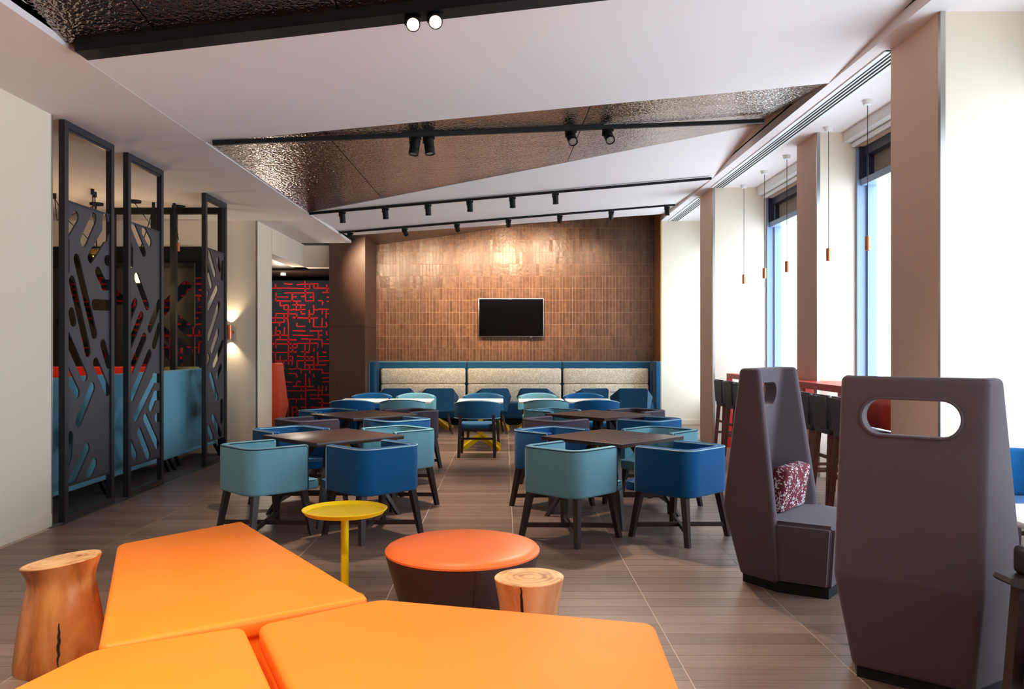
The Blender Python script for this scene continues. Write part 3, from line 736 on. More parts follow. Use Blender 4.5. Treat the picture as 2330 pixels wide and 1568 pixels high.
# copper wall lamp
t = thing('wall_lamp', 'copper tube wall lamp throwing light up and down the cream pier', 'lamp', (-4.36, 12.90, 1.81))
obj('tube', G().lathe([(0.032, 0.115), (0.036, 0.115), (0.036, -0.115), (0.032, -0.115), (0.032, 0.115)], 18, cap=False), copper, t)
obj('wall_bracket', G().lathe([(0.0, 0.0), (0.03, 0.0), (0.03, 0.05), (0.0, 0.05)], 14, cap=False, M=Matrix.Translation((0.02, 0.07, 0)) @ Matrix.Rotation(PI / 2, 4, 'X')), copper, t)
for s in (1, -1):
    l = bpy.data.lights.new('wall_lamp_beam', 'SPOT'); l.energy = 14 * SPOT; l.color = (1, 0.82, 0.55); l.spot_size = R(95); l.spot_blend = 0.8; l.shadow_soft_size = 0.02
    lo = bpy.data.objects.new('wall_lamp_beam', l); COL.objects.link(lo); lo.location = (-4.36, 12.90, 1.81 + s * 0.1); lo.rotation_euler = (PI if s > 0 else 0, 0, 0)

# lounge sofas
def high_sofa(name, label, loc, rz, ln, mt, legs=(), seams=(), top=1.27, bot=0.16, dp=0.75):
    """back face at y=0, length along x, seat towards +y"""
    t = thing(name, label, 'sofa', loc, rz)
    obj('backrest', G().box((0, 0, bot), (ln, 0.16, top), 0.03, 3), mt, t)
    obj('seat', G().box((0.01, 0.15, bot), (ln - 0.01, dp, 0.45), 0.03, 3), mt, t)
    for lx, ly in legs:
        obj('leg', G().lathe([(0.03, 0), (0.022, 1)], 12, M=Matrix(((1, 0, 0.06, lx - 0.06), (0, 1, -0.05, ly + 0.05), (0, 0, -bot, bot), (0, 0, 0, 1)))), black_metal, t)
    return t
# rz = +90: local x -> +Y, local y -> -X
high_sofa('high_back_sofa', 'pale blue high back sofa nearest, behind the first slotted screen', (-4.2, 6.25 + 0.85, 0), PI / 2, 1.57, sofa_blue, ((0.2, 0.0), (1.5, 0.0)))
high_sofa('high_back_sofa', 'pale blue high back sofa seen between first and second slotted screens', (-4.2, 8.68, 0), PI / 2, 1.98, sofa_blue, ((0.06, 0.0), (1.52, 0.0), (1.66, -0.01)))
high_sofa('high_back_sofa', 'pale blue high back sofa farthest, behind the third slotted screen', (-4.2, 10.67, 0), PI / 2, 1.42, sofa_blue, ((1.3, 0.0), (0.1, 0.1)), dp=0.5)
high_sofa('lounge_sofa', 'bright red sofa back rising above the pale blue sofas', (-5.1, 11.75, 0), PI, 3.6, red_f, ((0.2, 0.1), (3.4, 0.1)), top=1.29)
high_sofa('lounge_sofa', 'olive sofa back peeking over the pale blue sofa by the third screen', (-4.64, 12.41, 0), PI, 0.5, olive_f, ((0.1, 0.1), (0.4, 0.1)), top=1.272, dp=0.3)

# ================================================================== BANQUETTE
def banquette(label, x0, x1, left=False, right=False):
    yb, yf = 17.2, 16.42
    t = thing('banquette', label, 'banquette', ((x0 + x1) / 2, 0, 0), 0, 'upholstered banquette units along the tiled wall')
    h = (x1 - x0) / 2; a = -h + 0.004; b = h - 0.004
    obj('back_frame', G().box((a, 17.0, 0.13), (b, yb, 1.285), 0.03, 3), slate_blue, t)
    pa = a + (0.17 if left else 0.02); pb = b - (0.17 if right else 0.02)
    obj('upper_pad', G().box((pa, 16.88, 0.815), (pb, 17.03, 1.135), 0.035, 3), cream_pat, t)
    obj('lower_pad', G().box((pa, 16.86, 0.43), (pb, 17.03, 0.808), 0.035, 3), cream_pat, t)
    obj('seat', G().box((a, yf, 0.13), (b, 17.0, 0.45), 0.035, 3), slate_blue, t)
    obj('plinth', G().box((a + 0.02, yf + 0.05, 0), (b - 0.02, yb, 0.13)), gap_black, t)
    obj('piping', G().tube([(a, 17.0, 1.27), (b, 17.0, 1.27)], 0.007, 6), pipe_light, t)
    for flag, s, e_ in ((left, -1, a), (right, 1, b)):
        if not flag: continue
        xs = sorted((e_, e_ - s * 0.12))
        w_ = obj('wing', G().box((xs[0], yf - 0.05, 0.10), (xs[1], yb, 1.285), 0.03, 3), slate_blue, t)
        c = G(); Mx = Matrix(((0, 0, 1, 0), (1, 0, 0, 0), (0, 1, 0, 0), (0, 0, 0, 1)))
        c.prism(capsule(16.72, 0.66, 16.72, 1.06, 0.055), xs[0] - 0.1 if s > 0 else xs[1] - 0.04, xs[0] + 0.04 if s > 0 else xs[1] + 0.1, M=Mx)
        co = obj('cutter', c, None); co.parent = t; boolean(w_, co)
        xo = e_ - s * 0.015
        obj('wing_piping', G().tube([(xo, yf - 0.05, 0.13), (xo, yf - 0.05, 1.25), (xo, yf - 0.02, 1.283), (xo, yb - 0.05, 1.283)], 0.008, 6), pipe_light, t)
banquette('left end unit of the blue banquette with cream pads, beside the timber pier', -2.74, -0.79, left=True)
banquette('middle unit of the blue banquette with cream pads, under the television', -0.79, 1.2)
banquette('right end unit of the blue banquette with cream pads, beside the pale end wall', 1.2, 3.165, right=True)

# television
t = thing('television', 'black flat television with thin silver frame on brown tiled wall', 'television', (0.14, 17.19, 2.2))
obj('casing', G().box((-0.66, -0.03, -0.38), (0.66, 0.05, 0.38), 0.006), black_metal, t)
obj('bezel', G().box((-0.69, -0.045, -0.405), (0.69, -0.01, 0.405), 0.004), steel, t)
obj('screen', G().box((-0.676, -0.05, -0.388), (0.676, -0.04, 0.392)), tv_screen, t)
obj('sensor', G().box((0.40, -0.045, -0.42), (0.44, -0.02, -0.40)), steel, t)

# ================================================================== TUB CHAIRS
def tub_path(hw=0.275, back=-0.262, front=0.215, r=0.10, n=7):
    return [(-hw, front), (-hw, 0.0)] + arc(-hw + r, back + r, r, PI, 1.5 * PI, n) + arc(hw - r, back + r, r, 1.5 * PI, 2 * PI, n) + [(hw, 0.0), (hw, front)]
def make_tub(name, fab, pipe, group):
    def mk(label):
        t = thing(name, label, 'chair', (0, 0, 0), 0, group)
        path = tub_path(); nr = normals2(path)
        prof = round_prof(0.034, 0.375, 0.755, 0.022)
        rings = []
        for p, n_ in zip(path, nr): rings.append([(p[0] - n_.x * o_, p[1] - n_.y * o_, z) for o_, z in prof])
        # rounded arm ends
        f0 = path[0]; sh = [(o_ * 0.75, 0.375 + (z - 0.375) * 0.97 + 0.006) for o_, z in prof]
        rings.insert(0, [(f0[0] - nr[0].x * o_, f0[1] + 0.018, z) for o_, z in sh])
        f1 = path[-1]
        rings.append([(f1[0] - nr[-1].x * o_, f1[1] + 0.018, z) for o_, z in sh])
        obj('shell', G().loft(rings), fab, t, 50)
        def off(o_, z): return [(p[0] - n_.x * o_, p[1] - n_.y * o_, z) for p, n_ in zip(path, nr)]
        oo = off(0.032, 0.746)
        oo = [(oo[0][0], oo[0][1] + 0.012, 0.385), (oo[0][0], oo[0][1] + 0.012, 0.72)] + oo + [(oo[-1][0], oo[-1][1] + 0.012, 0.72), (oo[-1][0], oo[-1][1] + 0.012, 0.385)]
        obj('outer_piping', G().tube(oo, 0.0048, 6), pipe, t)
        obj('inner_piping', G().tube(off(-0.032, 0.746), 0.0048, 6), pipe, t)
        s = obj('seat', G().prism([(-0.238, -0.22), (0.238, -0.22), (0.238, 0.243), (0.292, 0.243), (0.28, 0.345), (-0.28, 0.345), (-0.292, 0.243), (-0.238, 0.243)], 0.375, 0.46, r=0.018, seg=3), fab, t)
        z = 0.449; c = [(-0.288, 0.25, z), (-0.276, 0.338, z), (0.276, 0.338, z), (0.288, 0.25, z)]
        obj('seat_piping', G().tube(c, 0.005, 6), pipe, s)
        f = {}
        for sx in (-1, 1):
            for sy, yt, yb_ in ((-1, -0.21, -0.27), (1, 0.215, 0.27)):
                f[sx, sy] = (sx * 0.295, yb_)
                obj('leg', G().leg((sx * 0.245, yt, 0.385), (sx * 0.295, yb_, 0), 0.052, 0.036, 0.052, 0.04), dark_wood, t)
        for s_ in (1, -1):
            a, b = f[-s_, -1], f[s_, 1]; k = 0.94
            obj('stretcher', G().bar((a[0] * k, a[1] * k, 0.1), (b[0] * k, b[1] * k, 0.1), 0.022, 0.036), dark_wood, t)
        return t
    return Proto(mk)
GR = 'tub chairs around the dark square tables'
tub = {'t': make_tub('tub_chair', light_teal, pipe_navy, GR), 'b': make_tub('tub_chair', deep_blue, pipe_light, GR), 'a': make_tub('tub_chair', aubergine, pipe_mauve, GR)}
cname = {'t': 'light teal tub chair', 'b': 'deep blue tub chair', 'a': 'aubergine tub chair'}
tabs = [((-1.6, 7.6), 'the front left dark table', 'tbbt', [(-0.40, -0.81), (0.5, -0.81), (-0.53, 0.5), (0.53, 0.5)]),
        ((1.0, 7.52), 'the front right dark table', 'tbbt', [(-0.46, -0.84), (0.446, -0.805), (-0.53, 0.5), (0.53, 0.5)]),
        ((-1.75, 10.08), 'the back left dark table', 'abba', [(-0.5, -0.81), (0.53, -0.81), (-0.55, 0.49), (0.52, 0.49)]),
        ((1.16, 10.1), 'the back right dark table', 'abta', [(-0.58, -0.82), (0.49, -0.82), (-0.53, 0.47), (0.55, 0.47)])]
pos_n = ['near left side', 'near right side', 'far left side', 'far right side']
for (tc_, tn, cols, offs) in tabs:
    for k, (ox, oy) in enumerate(offs):
        rz = [-45, 45, -135, 135][k] + random.uniform(-2, 2)
        tub[cols[k]].place((tc_[0] + ox, tc_[1] + oy, 0), R(rz), f'{cname[cols[k]]}, {pos_n[k]} of {tn}')

def make_table(planks):
    def mk(label):
        t = thing('dining_table', label, 'table', (0, 0, 0), 0, 'dark square dining tables')
        if planks:
            n = 9; wd = 0.934 / n
            for i in range(n):
                y0 = -0.467 + i * wd
                obj('plank', G().box((-0.467, y0 + 0.0016, 0.705), (0.467, y0 + wd - 0.0016, 0.74), 0.002, 1), top_wood, t)
        else:
            obj('tabletop', G().box((-0.467, -0.467, 0.705), (0.467, 0.467, 0.74), 0.003, 2), top_wood, t)
        obj('under_frame', G().box((-0.3, -0.3, 0.68), (0.3, 0.3, 0.706)), dark_wood, t)
        for sx in (-1, 1):
            for sy in (-1, 1):
                obj('leg', G().leg((sx * 0.12, sy * 0.12, 0.69), (sx * 0.43, sy * 0.43, 0), 0.06, 0.036), dark_wood, t)
        for s in (1, -1):
            obj('stretcher', G().bar((-0.34, -0.34 * s, 0.2), (0.34, 0.34 * s, 0.2), 0.026, 0.045), dark_wood, t)
        return t
    return Proto(mk)
ta, tb = make_table(False), make_table(True)
for k, (tc_, tn, _, _) in enumerate(tabs):
    (tb if k in (1, 3) else ta).place((tc_[0], tc_[1], 0), R(45), ['dark brown square dining table nearest on the left, smooth top', 'dark brown square dining table nearest on the right, planked top', 'dark brown square dining table farther back on the left, smooth top', 'dark brown square dining table farther back on the right, planked top'][k])

# ================================================================== CAFE TABLES AND CHAIRS
def cafe_base(t, hgt, spread):
    obj('column', G().leg((0, 0, hgt), (0, 0, 0.14), 0.07, 0.075), yellow, t)
    for k in range(4):
        a = R(45 + 90 * k); ca, sa = math.cos(a), math.sin(a)
        pts = [(0.0, 0.15), (0.0, 0.22), (0.06, 0.21), (spread, 0.045), (spread, 0.0), (spread - 0.06, 0.0)]
        nx_, ny_ = -sa * 0.025, ca * 0.025
        r0 = [(p * ca + nx_, p * sa + ny_, z) for p, z in pts]; r1 = [(p * ca - nx_, p * sa - ny_, z) for p, z in pts]
        obj('foot', G().loft([r0, r1]), yellow, t)
def make_cafe(group, hw=0.35):
    def mk(label):
        t = thing('cafe_table', label, 'table', (0, 0, 0), 0, group)
        obj('tabletop', G().box((-hw, -0.37, 0.722), (hw, 0.37, 0.75), 0.006, 2), white_top, t)
        cafe_base(t, 0.725, 0.42)
        return t
    return Proto(mk)
caf = make_cafe('white square cafe tables with yellow bases')
CX = [-2.2, -1.47, -0.37, 0.57, 1.31]
cl = ['leftmost', 'second from left', 'lone centre', 'fourth from left', 'rightmost']
for k, x in enumerate(CX): caf.place((x, 12.62, 0), 0, f'white square cafe table on a yellow star base, {cl[k]} of the five')
def make_side(fab, pipe):
    def mk(label):
        t = thing('curved_back_chair', label, 'chair', (0, 0, 0), 0, 'curved back chairs at the white cafe tables')
        pts = [(0.355 * math.cos(a), 0.09 + 0.355 * math.sin(a)) for a in [R(-150 + 120 * i / 18) for i in range(19)]]
        nr = normals2(pts); rings = []
        def top(i): return 0.815 - 0.05 * abs((i - 9) / 9) ** 2.2
        for i, (p, n_) in enumerate(zip(pts, nr)):
            sc = 0.93 if i in (0, 18) else 1
            rings.append([(p[0] - n_.x * o_ * sc, p[1] - n_.y * o_ * sc, z) for o_, z in round_prof(0.03, 0.545, top(i), 0.022)])
        obj('backrest', G().loft(rings), fab, t, 50)
        def off(o_, zf): return [(p[0] - n_.x * o_, p[1] - n_.y * o_, zf(i)) for i, (p, n_) in enumerate(zip(pts, nr))]
        obj('top_piping', G().tube(off(0.027, lambda i: top(i) - 0.008), 0.006, 6), pipe, t)
        obj('bottom_piping', G().tube(off(0.027, lambda i: 0.553), 0.006, 6), pipe, t)
        obj('seat', G().box((-0.255, -0.22, 0.40), (0.255, 0.27, 0.475), 0.03, 3), fab, t)
        for sx in (-1, 1):
            obj('leg', G().leg((sx * 0.235, -0.205, 0.6), (sx * 0.255, -0.27, 0), 0.045, 0.04), dark_wood, t)
            obj('leg', G().leg((sx * 0.225, 0.22, 0.41), (sx * 0.25, 0.255, 0), 0.045, 0.036), dark_wood, t)
            obj('stretcher', G().bar((sx * 0.245, -0.245, 0.24), (sx * 0.235, 0.235, 0.24), 0.022, 0.03), dark_wood, t)
        obj('stretcher', G().bar((-0.24, 0.0, 0.24), (0.24, 0.0, 0.24), 0.022, 0.03), dark_wood, t)
        obj('seat_rail', G().box((-0.235, -0.2, 0.365), (0.235, 0.22, 0.405)), dark_wood, t)
        return t
    return Proto(mk)
sd = {'b': make_side(deep_blue, pipe_light), 's': make_side(slate_blue, pipe_light), 't': make_side(light_teal, pipe_navy)}
scn = {'b': 'blue curved back chair', 's': 'blue curved back chair', 't': 'pale teal curved back chair'}
for k, (x, c) in enumerate(zip(CX, 'btsts'.replace('s', 'b', 0))):
    cc = 'b' if k in (0, 4) else c
    sd[cc].place((x + (-0.02 if k < 3 else 0.04), 11.80 if k == 2 else 11.98, 0), R(random.uniform(-2, 2)), f'{scn[cc]}, back turned, at the {cl[k]} white square table')
    sd[cc].place((x + (0.02 if k < 3 else -0.02), 13.25, 0), PI + R(random.uniform(-2, 2)), f'{scn[cc]}, facing this way, behind the {cl[k]} white square table')
# banquette tables and angular wing chairs
bt = make_cafe('white cafe tables standing along the banquette', 0.315)
BX = [-2.02, -1.31, -0.22, 0.57, 1.66, 2.31]
bl = ['leftmost of six', 'second from left of six', 'third from left of six', 'fourth from left of six', 'fifth from left of six', 'rightmost of six']
for k, x in enumerate(BX): bt.place((x, 15.62, 0), 0, f'white cafe table in front of the banquette, {bl[k]}')
def mk_wing(label):
    t = thing('angular_chair', label, 'chair', (0, 0, 0), 0, 'angular winged chairs facing the banquette')
    g = G()
    g.loft([[(-0.25, -0.27, 0.40), (0.25, -0.27, 0.40), (0.25, -0.20, 0.40), (-0.25, -0.20, 0.40)], [(-0.26, -0.29, 0.83), (0.26, -0.29, 0.83), (0.25, -0.22, 0.83), (-0.25, -0.22, 0.83)]])
    bmesh.ops.bevel(g.bm, geom=list(g.bm.edges), offset=0.016, segments=2, affect='EDGES')
    obj('backrest', g, slate_blue, t)
    for s in (-1, 1):
        o4 = [(s * 0.25, -0.27, 0.40), (s * 0.26, -0.29, 0.825), (s * 0.40, 0.10, 0.665), (s * 0.355, 0.22, 0.42)]
        i4 = [(s * 0.19, -0.25, 0.40), (s * 0.20, -0.27, 0.825), (s * 0.34, 0.10, 0.665), (s * 0.295, 0.22, 0.42)]
        g = G().loft([o4, i4]); bmesh.ops.recalc_face_normals(g.bm, faces=g.bm.faces)
        bmesh.ops.bevel(g.bm, geom=list(g.bm.edges), offset=0.014, segments=2, affect='EDGES')
        obj('arm_wing', g, slate_blue, t)
    g = G().loft([[(-0.24, -0.24, 0.38), (0.24, -0.24, 0.38), (0.33, 0.25, 0.38), (-0.33, 0.25, 0.38)], [(-0.24, -0.24, 0.47), (0.24, -0.24, 0.47), (0.33, 0.25, 0.47), (-0.33, 0.25, 0.47)]])
    bmesh.ops.bevel(g.bm, geom=list(g.bm.edges), offset=0.02, segments=2, affect='EDGES')
    obj('seat', g, slate_blue, t)
    for sx in (-1, 1):
        obj('leg', G().leg((sx * 0.16, -0.17, 0.40), (sx * 0.24, -0.24, 0), 0.042, 0.03), dark_wood, t)
        obj('leg', G().leg((sx * 0.18, 0.16, 0.40), (sx * 0.26, 0.22, 0), 0.042, 0.03), dark_wood, t)
    return t
wing = Proto(mk_wing)
for k, (x, rz) in enumerate(((-1.97, 8), (-1.22, 10), (-0.24, 12), (0.59, -12), (1.56, 14), (2.33, -4))):
    wing.place((x, 14.9, 0), R(rz), f'blue angular winged chair before the banquette, {bl[k]}')

# ================================================================== BOOTH CHAIRS
def booth(label, loc, ang, fab, name='booth_chair', scale=1.0, hole=True):
    t = thing(name, label, 'chair', loc, ang - PI / 2)
    lv = []
    for z, Bc, Wf, Bi, Wi in ((0.05, (.25, .10), (.345, .39), (.17, .19), (.28, .40)), (0.50, (.305, .0), (.405, .39), (.24, .085), (.345, .40)),
                              (1.42, (.307, .12), (.345, .265), (.252, .19), (.292, .275))):
        h = [Wf, Bc]; i = [Bi, Wi]
        lv.append([(-Wf[0], Wf[1], z), (-Bc[0], Bc[1], z), (Bc[0], Bc[1], z), (Wf[0], Wf[1], z), (Wi[0], Wi[1], z), (Bi[0], Bi[1], z), (-Bi[0], Bi[1], z), (-Wi[0], Wi[1], z)])
    g = G(); V = [[g.bm.verts.new(p) for p in r] for r in lv]
    for a, b in zip(V, V[1:]):
        for k in range(8): g.bm.faces.new((a[k], a[(k + 1) % 8], b[(k + 1) % 8], b[k]))
    for r, fl_ in ((V[0], 1), (V[-1], 0)):
        for q in ((0, 1, 6, 7), (1, 2, 5, 6), (2, 3, 4, 5)): g.bm.faces.new([r[i] for i in (q[::-1] if fl_ else q)])
    bmesh.ops.recalc_face_normals(g.bm, faces=g.bm.faces)
    sh = [e_ for e_ in g.bm.edges if len(e_.link_faces) == 2 and e_.calc_face_angle(0) > R(14)]
    bmesh.ops.bevel(g.bm, geom=sh, offset=0.026, segments=4, affect='EDGES', profile=0.5)
    s = obj('shell', g, fab, t, 40)
    if hole:
        c = G(); Mx = Matrix(((1, 0, 0, 0), (0, 0, 1, 0), (0, 1, 0, 0), (0, 0, 0, 1)))
        c.prism(capsule(-0.125, 1.235, 0.125, 1.235, 0.082, 14), 0.02, 0.32, M=Mx)
        co = obj('cutter', c, None); co.parent = t; boolean(s, co)
        rim = [(x, 0.088 + 0.1304 * (z - 1.235) + 0.006, z) for x, z in capsule(-0.125, 1.235, 0.125, 1.235, 0.086, 14)]
        obj('hole_piping', G().tube(rim, 0.007, 6, closed=True), fab, t)
    # seat block, prow shaped
    lo = [(-.22, .15), (.22, .15), (.335, .38), (.29, .70), (-.29, .70), (-.335, .38)]; hi = [(-.25, .08), (.25, .08), (.385, .385), (.335, .74), (-.335, .74), (-.385, .385)]
    g = G().loft([[(x, y, 0.05) for x, y in lo], [(x, y, 0.46) for x, y in hi]])
    bmesh.ops.bevel(g.bm, geom=[e_ for e_ in g.bm.edges], offset=0.025, segments=3, affect='EDGES')
    obj('seat', g, fab, t, 40)
    g = G().loft([[(x * .96, y * .98 + .005, 0.0) for x, y in lo[:1] + lo[1:]], [(x * .98, y, 0.06) for x, y in lo]])
    obj('plinth', G().loft([[(-.235, .115, z), (.235, .115, z), (.335, .385, z), (.28, .69, z), (-.28, .69, z), (-.335, .385, z)] for z in (0, 0.065)]), gap_black, t)
    t.scale = (scale,) * 3
    return t
booth('tall dark charcoal booth chair with oval hand hole, back turned, nearest at the right', (1.772, 3.604, 0), R(50), charcoal)
b2 = booth('tall dark charcoal booth chair facing right with a patterned cushion on its seat', (1.652, 5.676, 0), R(-40), charcoal)
booth('orange faceted high back chair in the red patterned niche', (-4.16, 15.4, 0), R(180), orange_f, scale=0.9, hole=False)
cu = tag(obj('cushion', G().box((-0.215, -0.055, -0.15), (0.215, 0.055, 0.15), 0.03, 3), cushion_m), 'maroon cushion with broken white dashes leaning in the booth chair', 'cushion')
F2 = Vector((math.cos(R(-37)), math.sin(R(-40)))); R2 = Vector((F2.y, -F2.x))
p = Vector((1.652, 5.676)) + F2 * 0.31 - R2 * 0.055
cu.location = (p.x, p.y, 0.615); cu.rotation_euler = (R(-9), 0, R(-40 - 90))

# ================================================================== ORANGE SEATS, LOGS, TRAY TABLE
def ottoman(label, pts, mt):
    t = thing('seat_block', label, 'ottoman', (0, 0, 0), 0, 'orange angular seat blocks')
    def inset(d):
        c = Vector((sum(p[0] for p in pts) / len(pts), sum(p[1] for p in pts) / len(pts)))
        return [tuple(Vector(p) + (c - Vector(p)).normalized() * d) for p in pts]
    obj('body', G().prism(inset(0.012), 0.05, 0.37, r=0.01, seg=2), mt, t)
    obj('cushion_top', G().prism(pts, 0.345, 0.435, r=0.024, seg=4, rv=0.05), mt, t)
    obj('plinth', G().prism(inset(0.07), 0, 0.06), gap_black, t)
    return t
ottoman('orange angular seat block at the back left, beside the tall log stool', [(-2.21, 4.64), (-1.52, 3.04), (-0.60, 3.645), (-1.70, 5.27)], orange_v)
ottoman('orange angular seat block at the lower left, cut off by the frame', [(-1.53, 3.02), (-1.05, 3.275), (-0.32, 1.75), (-1.6, 1.75), (-1.64, 2.6)], orange_v)
ottoman('orange angular seat block at the lower right, widest of the three', [(-1.0, 3.29), (-0.28, 1.75), (0.53, 1.75), (0.61, 3.31), (-0.56, 3.63)], orange_v)
t = thing('round_ottoman', 'round ottoman with orange top and dark brown leather sides', 'ottoman', (-0.24, 4.66, 0))
obj('side_wall', G().lathe([(0.33, 0.03), (0.345, 0.05), (0.437, 0.375), (0.436, 0.392), (0.30, 0.394)], 56), brown_leather, t)
obj('cushion_top', G().lathe([(0.425, 0.385), (0.441, 0.392), (0.442, 0.403), (0.43, 0.417), (0.39, 0.428), (0.25, 0.434), (0.01, 0.436)], 56), coral_v, t)
obj('seam', G().tube([(0.36 * math.cos(R(-78)), 0.36 * math.sin(R(-78)), 0.06), (0.438 * math.cos(R(-78)), 0.438 * math.sin(R(-78)), 0.385)], 0.003, 6), brown_leather, t)
obj('plinth', G().lathe([(0.30, 0), (0.30, 0.04)], 32), gap_black, t)
t = thing('tray_table', 'yellow round tray side table on a single slim post', 'table', (-0.99, 5.04, 0))
obj('tray', G().lathe([(0.01, 0.532), (0.24, 0.532), (0.262, 0.558), (0.257, 0.56), (0.236, 0.540), (0.01, 0.539)], 56), yellow, t)
obj('post', G().lathe([(0.024, 0.012), (0.024, 0.534)], 20), yellow, t)
obj('foot_disc', G().lathe([(0.12, 0), (0.12, 0.01), (0.03, 0.016), (0.01, 0.016)], 32), yellow, t)
def log(label, loc, prof, side, tilt, seed, crack):
    t = thing('log_stool', label, 'stool', loc, 0, None); rnd = random.Random(seed)
    ph = [rnd.uniform(0, 6.3) for _ in range(4)]
    wob = lambda a, z: 0.02 * math.sin(2 * a + ph[0] + z * 1) + 0.015 * math.sin(3 * a + ph[1]) + 0.006 * math.sin(5 * a + ph[2] + 2 * z)
    H = prof[-1][1]
    def rr(z):
        for (r0, z0), (r1, z1) in zip(prof, prof[1:]):
            if z0 <= z <= z1:
                u = (z - z0) / (z1 - z0); return r0 + (r1 - r0) * u
        return prof[-1][0]
    fine = [(rr(H * k / 28), H * k / 28) for k in range(29)]
    def shear(g):
        for v in g.bm.verts: v.co.z += tilt * v.co.x * (v.co.z / H) ** 4
        return g
    obj('trunk', shear(G().lathe(fine, 48, wob=wob)), side, t)
    rt = fine[-1][0]
    obj('end_grain', shear(G().lathe([(rt * .985, H - 0.004), (rt * 0.975, H + 0.004), (rt * 0.5, H + 0.005), (0.004, H + 0.005)], 48, wob=wob)), ring_m, t)
    g = G(); pts = []
    for k in range(11):
        z = crack[1] + (crack[2] - crack[1]) * k / 10; a = crack[0] + rnd.uniform(-0.018, 0.018); wd = crack[3] * math.sin(PI * (k + 0.3) / 11) + 0.001
        r_ = rr(z) * (1 + wob(a, z)) + 0.0015
        pts.append([(r_ * math.cos(a + s * wd / r_), r_ * math.sin(a + s * wd / r_), z) for s in (-1, 1)] + [((r_ - .03) * math.cos(a), (r_ - .03) * math.sin(a), z)])
    obj('crack', shear(g.loft(pts)), crack_m, t)
    return t
log('tall amber log stool flaring at the base, beside the left orange block', (-2.16, 3.97, 0), [(0.203, 0), (0.206, 0.03), (0.198, 0.1), (0.186, 0.2), (0.170, 0.3), (0.156, 0.37), (0.149, 0.41), (0.150, 0.435), (0.158, 0.465), (0.170, 0.495), (0.178, 0.515)], log_dark, 0.14, 3, (R(-66), 0.06, 0.26, 0.006))
log('pale log stool with a split rim, in front of the round ottoman', (0.115, 3.80, 0), [(0.19, 0), (0.17, 0.12), (0.15, 0.2), (0.136, 0.27), (0.133, 0.31), (0.138, 0.36), (0.150, 0.43), (0.160, 0.48)], log_pale, 0.02, 8, (R(-105), 0.28, 0.478, 0.006))

# ================================================================== COUNTER SIDE
t = thing('bar_counter', 'long red bar counter along the window wall', 'counter', (0, 0, 0))
g = G().prism([(3.5, 7.2), (4.05, 7.2), (4.05, 9.74), (3.76, 9.74), (3.76, 10.52), (4.05, 10.52), (4.05, 12.82), (3.5, 12.82)], 1.085, 1.16, r=0.004, seg=1)
obj('worktop', g, red_lacq, t)
obj('end_leg', G().box((3.50, 12.74, 0), (3.57, 12.82, 1.085)), red_bright, t)
obj('end_leg', G().box((3.95, 12.74, 0), (4.05, 12.82, 1.085)), red_bright, t)
obj('middle_leg', G().box((3.56, 9.62, 0.85), (3.66, 9.72, 1.085)), red_bright, t)
obj('front_panel', G().box((3.50, 7.22, 0.80), (3.56, 8.55, 1.085), 0.006), red_lacq, t)
obj('front_panel', G().box((3.53, 10.6, 0.80), (3.57, 11.1, 1.085), 0.006), red_lacq, t)
obj('end_panel', G().box((3.62, 7.22, 0), (4.03, 7.28, 1.085), 0.004), red_lacq, t)
def mk_stool(label):
    t = thing('bar_stool', label, 'stool', (0, 0, 0), 0, 'leather bar stools tucked under the counter')
    obj('backrest', G().loft([[(-.19, -.215, .745), (.19, -.215, .745), (.19, -.15, .745), (-.19, -.15, .745)], [(-.205, -.235, 1.09), (.205, -.235, 1.09), (.205, -.165, 1.09), (-.205, -.165, 1.09)]]), black_leather, t)
    o = kids(t)[-1]; bm = bmesh.new(); bm.from_mesh(o.data); bmesh.ops.bevel(bm, geom=list(bm.edges), offset=0.018, segments=3, affect='EDGES'); bm.to_mesh(o.data); bm.free()
    o.data.polygons.foreach_set('use_smooth', [True] * len(o.data.polygons))
    obj('seat', G().box((-.2, -.2, .70), (.2, .20, .785), 0.025, 3), black_leather, t)
    for sx in (-1, 1):
        obj('leg', G().leg((sx * .155, -.165, .75), (sx * .205, -.215, 0), .05, .036), stool_wood, t)
        obj('leg', G().leg((sx * .155, .155, .71), (sx * .205, .20, 0), .05, .036), stool_wood, t)
        obj('foot_rail', G().bar((sx * .187, -.195, .3), (sx * .187, .185, .3), .022, .032), stool_wood, t)
    obj('foot_rail', G().bar((-.187, .185, .25), (.187, .185, .25), .022, .032), stool_wood, t)
    obj('foot_rail', G().bar((-.178, -.19, .48), (.178, -.19, .48), .022, .032), stool_wood, t)
    return t
st = Proto(mk_stool)
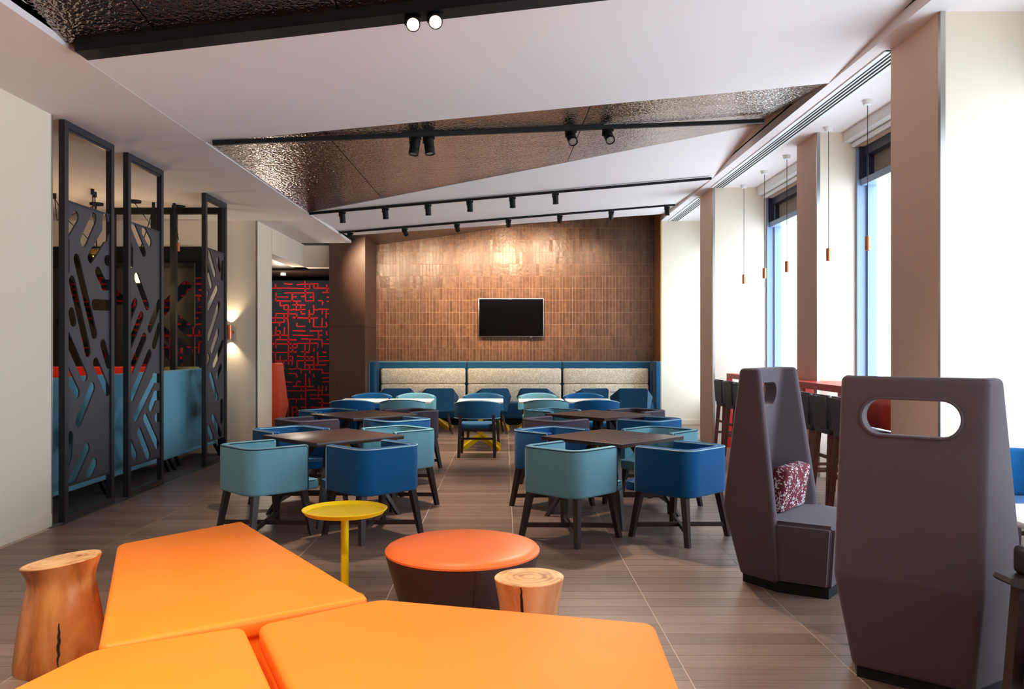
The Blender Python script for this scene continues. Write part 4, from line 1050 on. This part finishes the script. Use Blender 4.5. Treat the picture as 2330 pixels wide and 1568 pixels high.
for y, l in ((11.99, 'dark leather bar stool farthest along the red counter'), (11.46, 'dark leather bar stool second from the far end of the counter'), (10.96, 'dark leather bar stool third from the far end, mostly behind the booth chair'),
             (8.62, 'dark leather bar stool just right of the booth chair wing'), (8.14, 'dark leather bar stool with reddish legs fully visible between booth chairs'), (7.66, 'dark leather bar stool nearest, mostly hidden by the near booth chair')):
    st.place((3.37, y, 0), -PI / 2, l)
# table between the booths, chair beyond it, and a dark armchair at the frame edge
t = thing('booth_table', 'white table top glimpsed at the right beside the near booth chair', 'table', (2.9, 3.98, 0))
obj('tabletop', G().box((-0.48, -0.32, 0.705), (0.48, 0.30, 0.735), 0.008, 2), white_top, t)
obj('column', G().leg((0, 0, 0.71), (0, 0, 0.02), 0.06, 0.07), gap_black, t)
obj('foot_plate', G().box((-0.2, -0.2, 0), (0.2, 0.2, 0.02), 0.004), gap_black, t)
rc = sd['b'].place((3.74, 5.76, 0), R(176), 'bright blue curved back chair at the right edge beyond the white table')
for c_ in kids(rc):   # this one has a deeper back that meets its seat
    if c_.name.split('.')[0] in ('backrest', 'top_piping', 'bottom_piping'): c_.scale.z = 1.3; c_.location.z = -0.245
arm_leather = mat('jet_black_leather', (30, 28, 32), rough=0.4, bump=0.1, bscale=140)
t = thing('armchair', 'dark wooden armchair with black leather, cut off at the right edge', 'chair', (1.89, 3.05, 0))
def arm(y):
    pts = [(-.03, .685), (-.02, .70), (.62, .70), (.62, .66), (.035, .655), (-.015, .672)]
    obj('armrest', G().loft([[(x, y - .05, z) for x, z in pts], [(x, y + .05, z) for x, z in pts]]), dark_wood, t)
arm(0.0); arm(-0.58)
for y in (0.0, -0.58):
    obj('leg', G().leg((.052, y, .672), (-.012, y, 0), .045, .04, .06, .045), dark_wood, t)
    obj('leg', G().leg((.58, y, .67), (.66, y, 0), .05, .04), dark_wood, t)
obj('side_panel', G().box((.06, -.02, .2), (.60, .02, .66)), arm_leather, t)
obj('side_panel', G().box((.06, -.60, .2), (.60, -.56, .66)), arm_leather, t)
obj('seat', G().box((.04, -.55, .26), (.6, -.03, .46), .04, 3), arm_leather, t)
obj('backrest', G().box((.042, -.05, .698), (.30, .05, .805), .02, 3), arm_leather, t)
obj('backrest', G().box((.56, -.55, .4), (.68, -.03, .95), .04, 3), arm_leather, t)
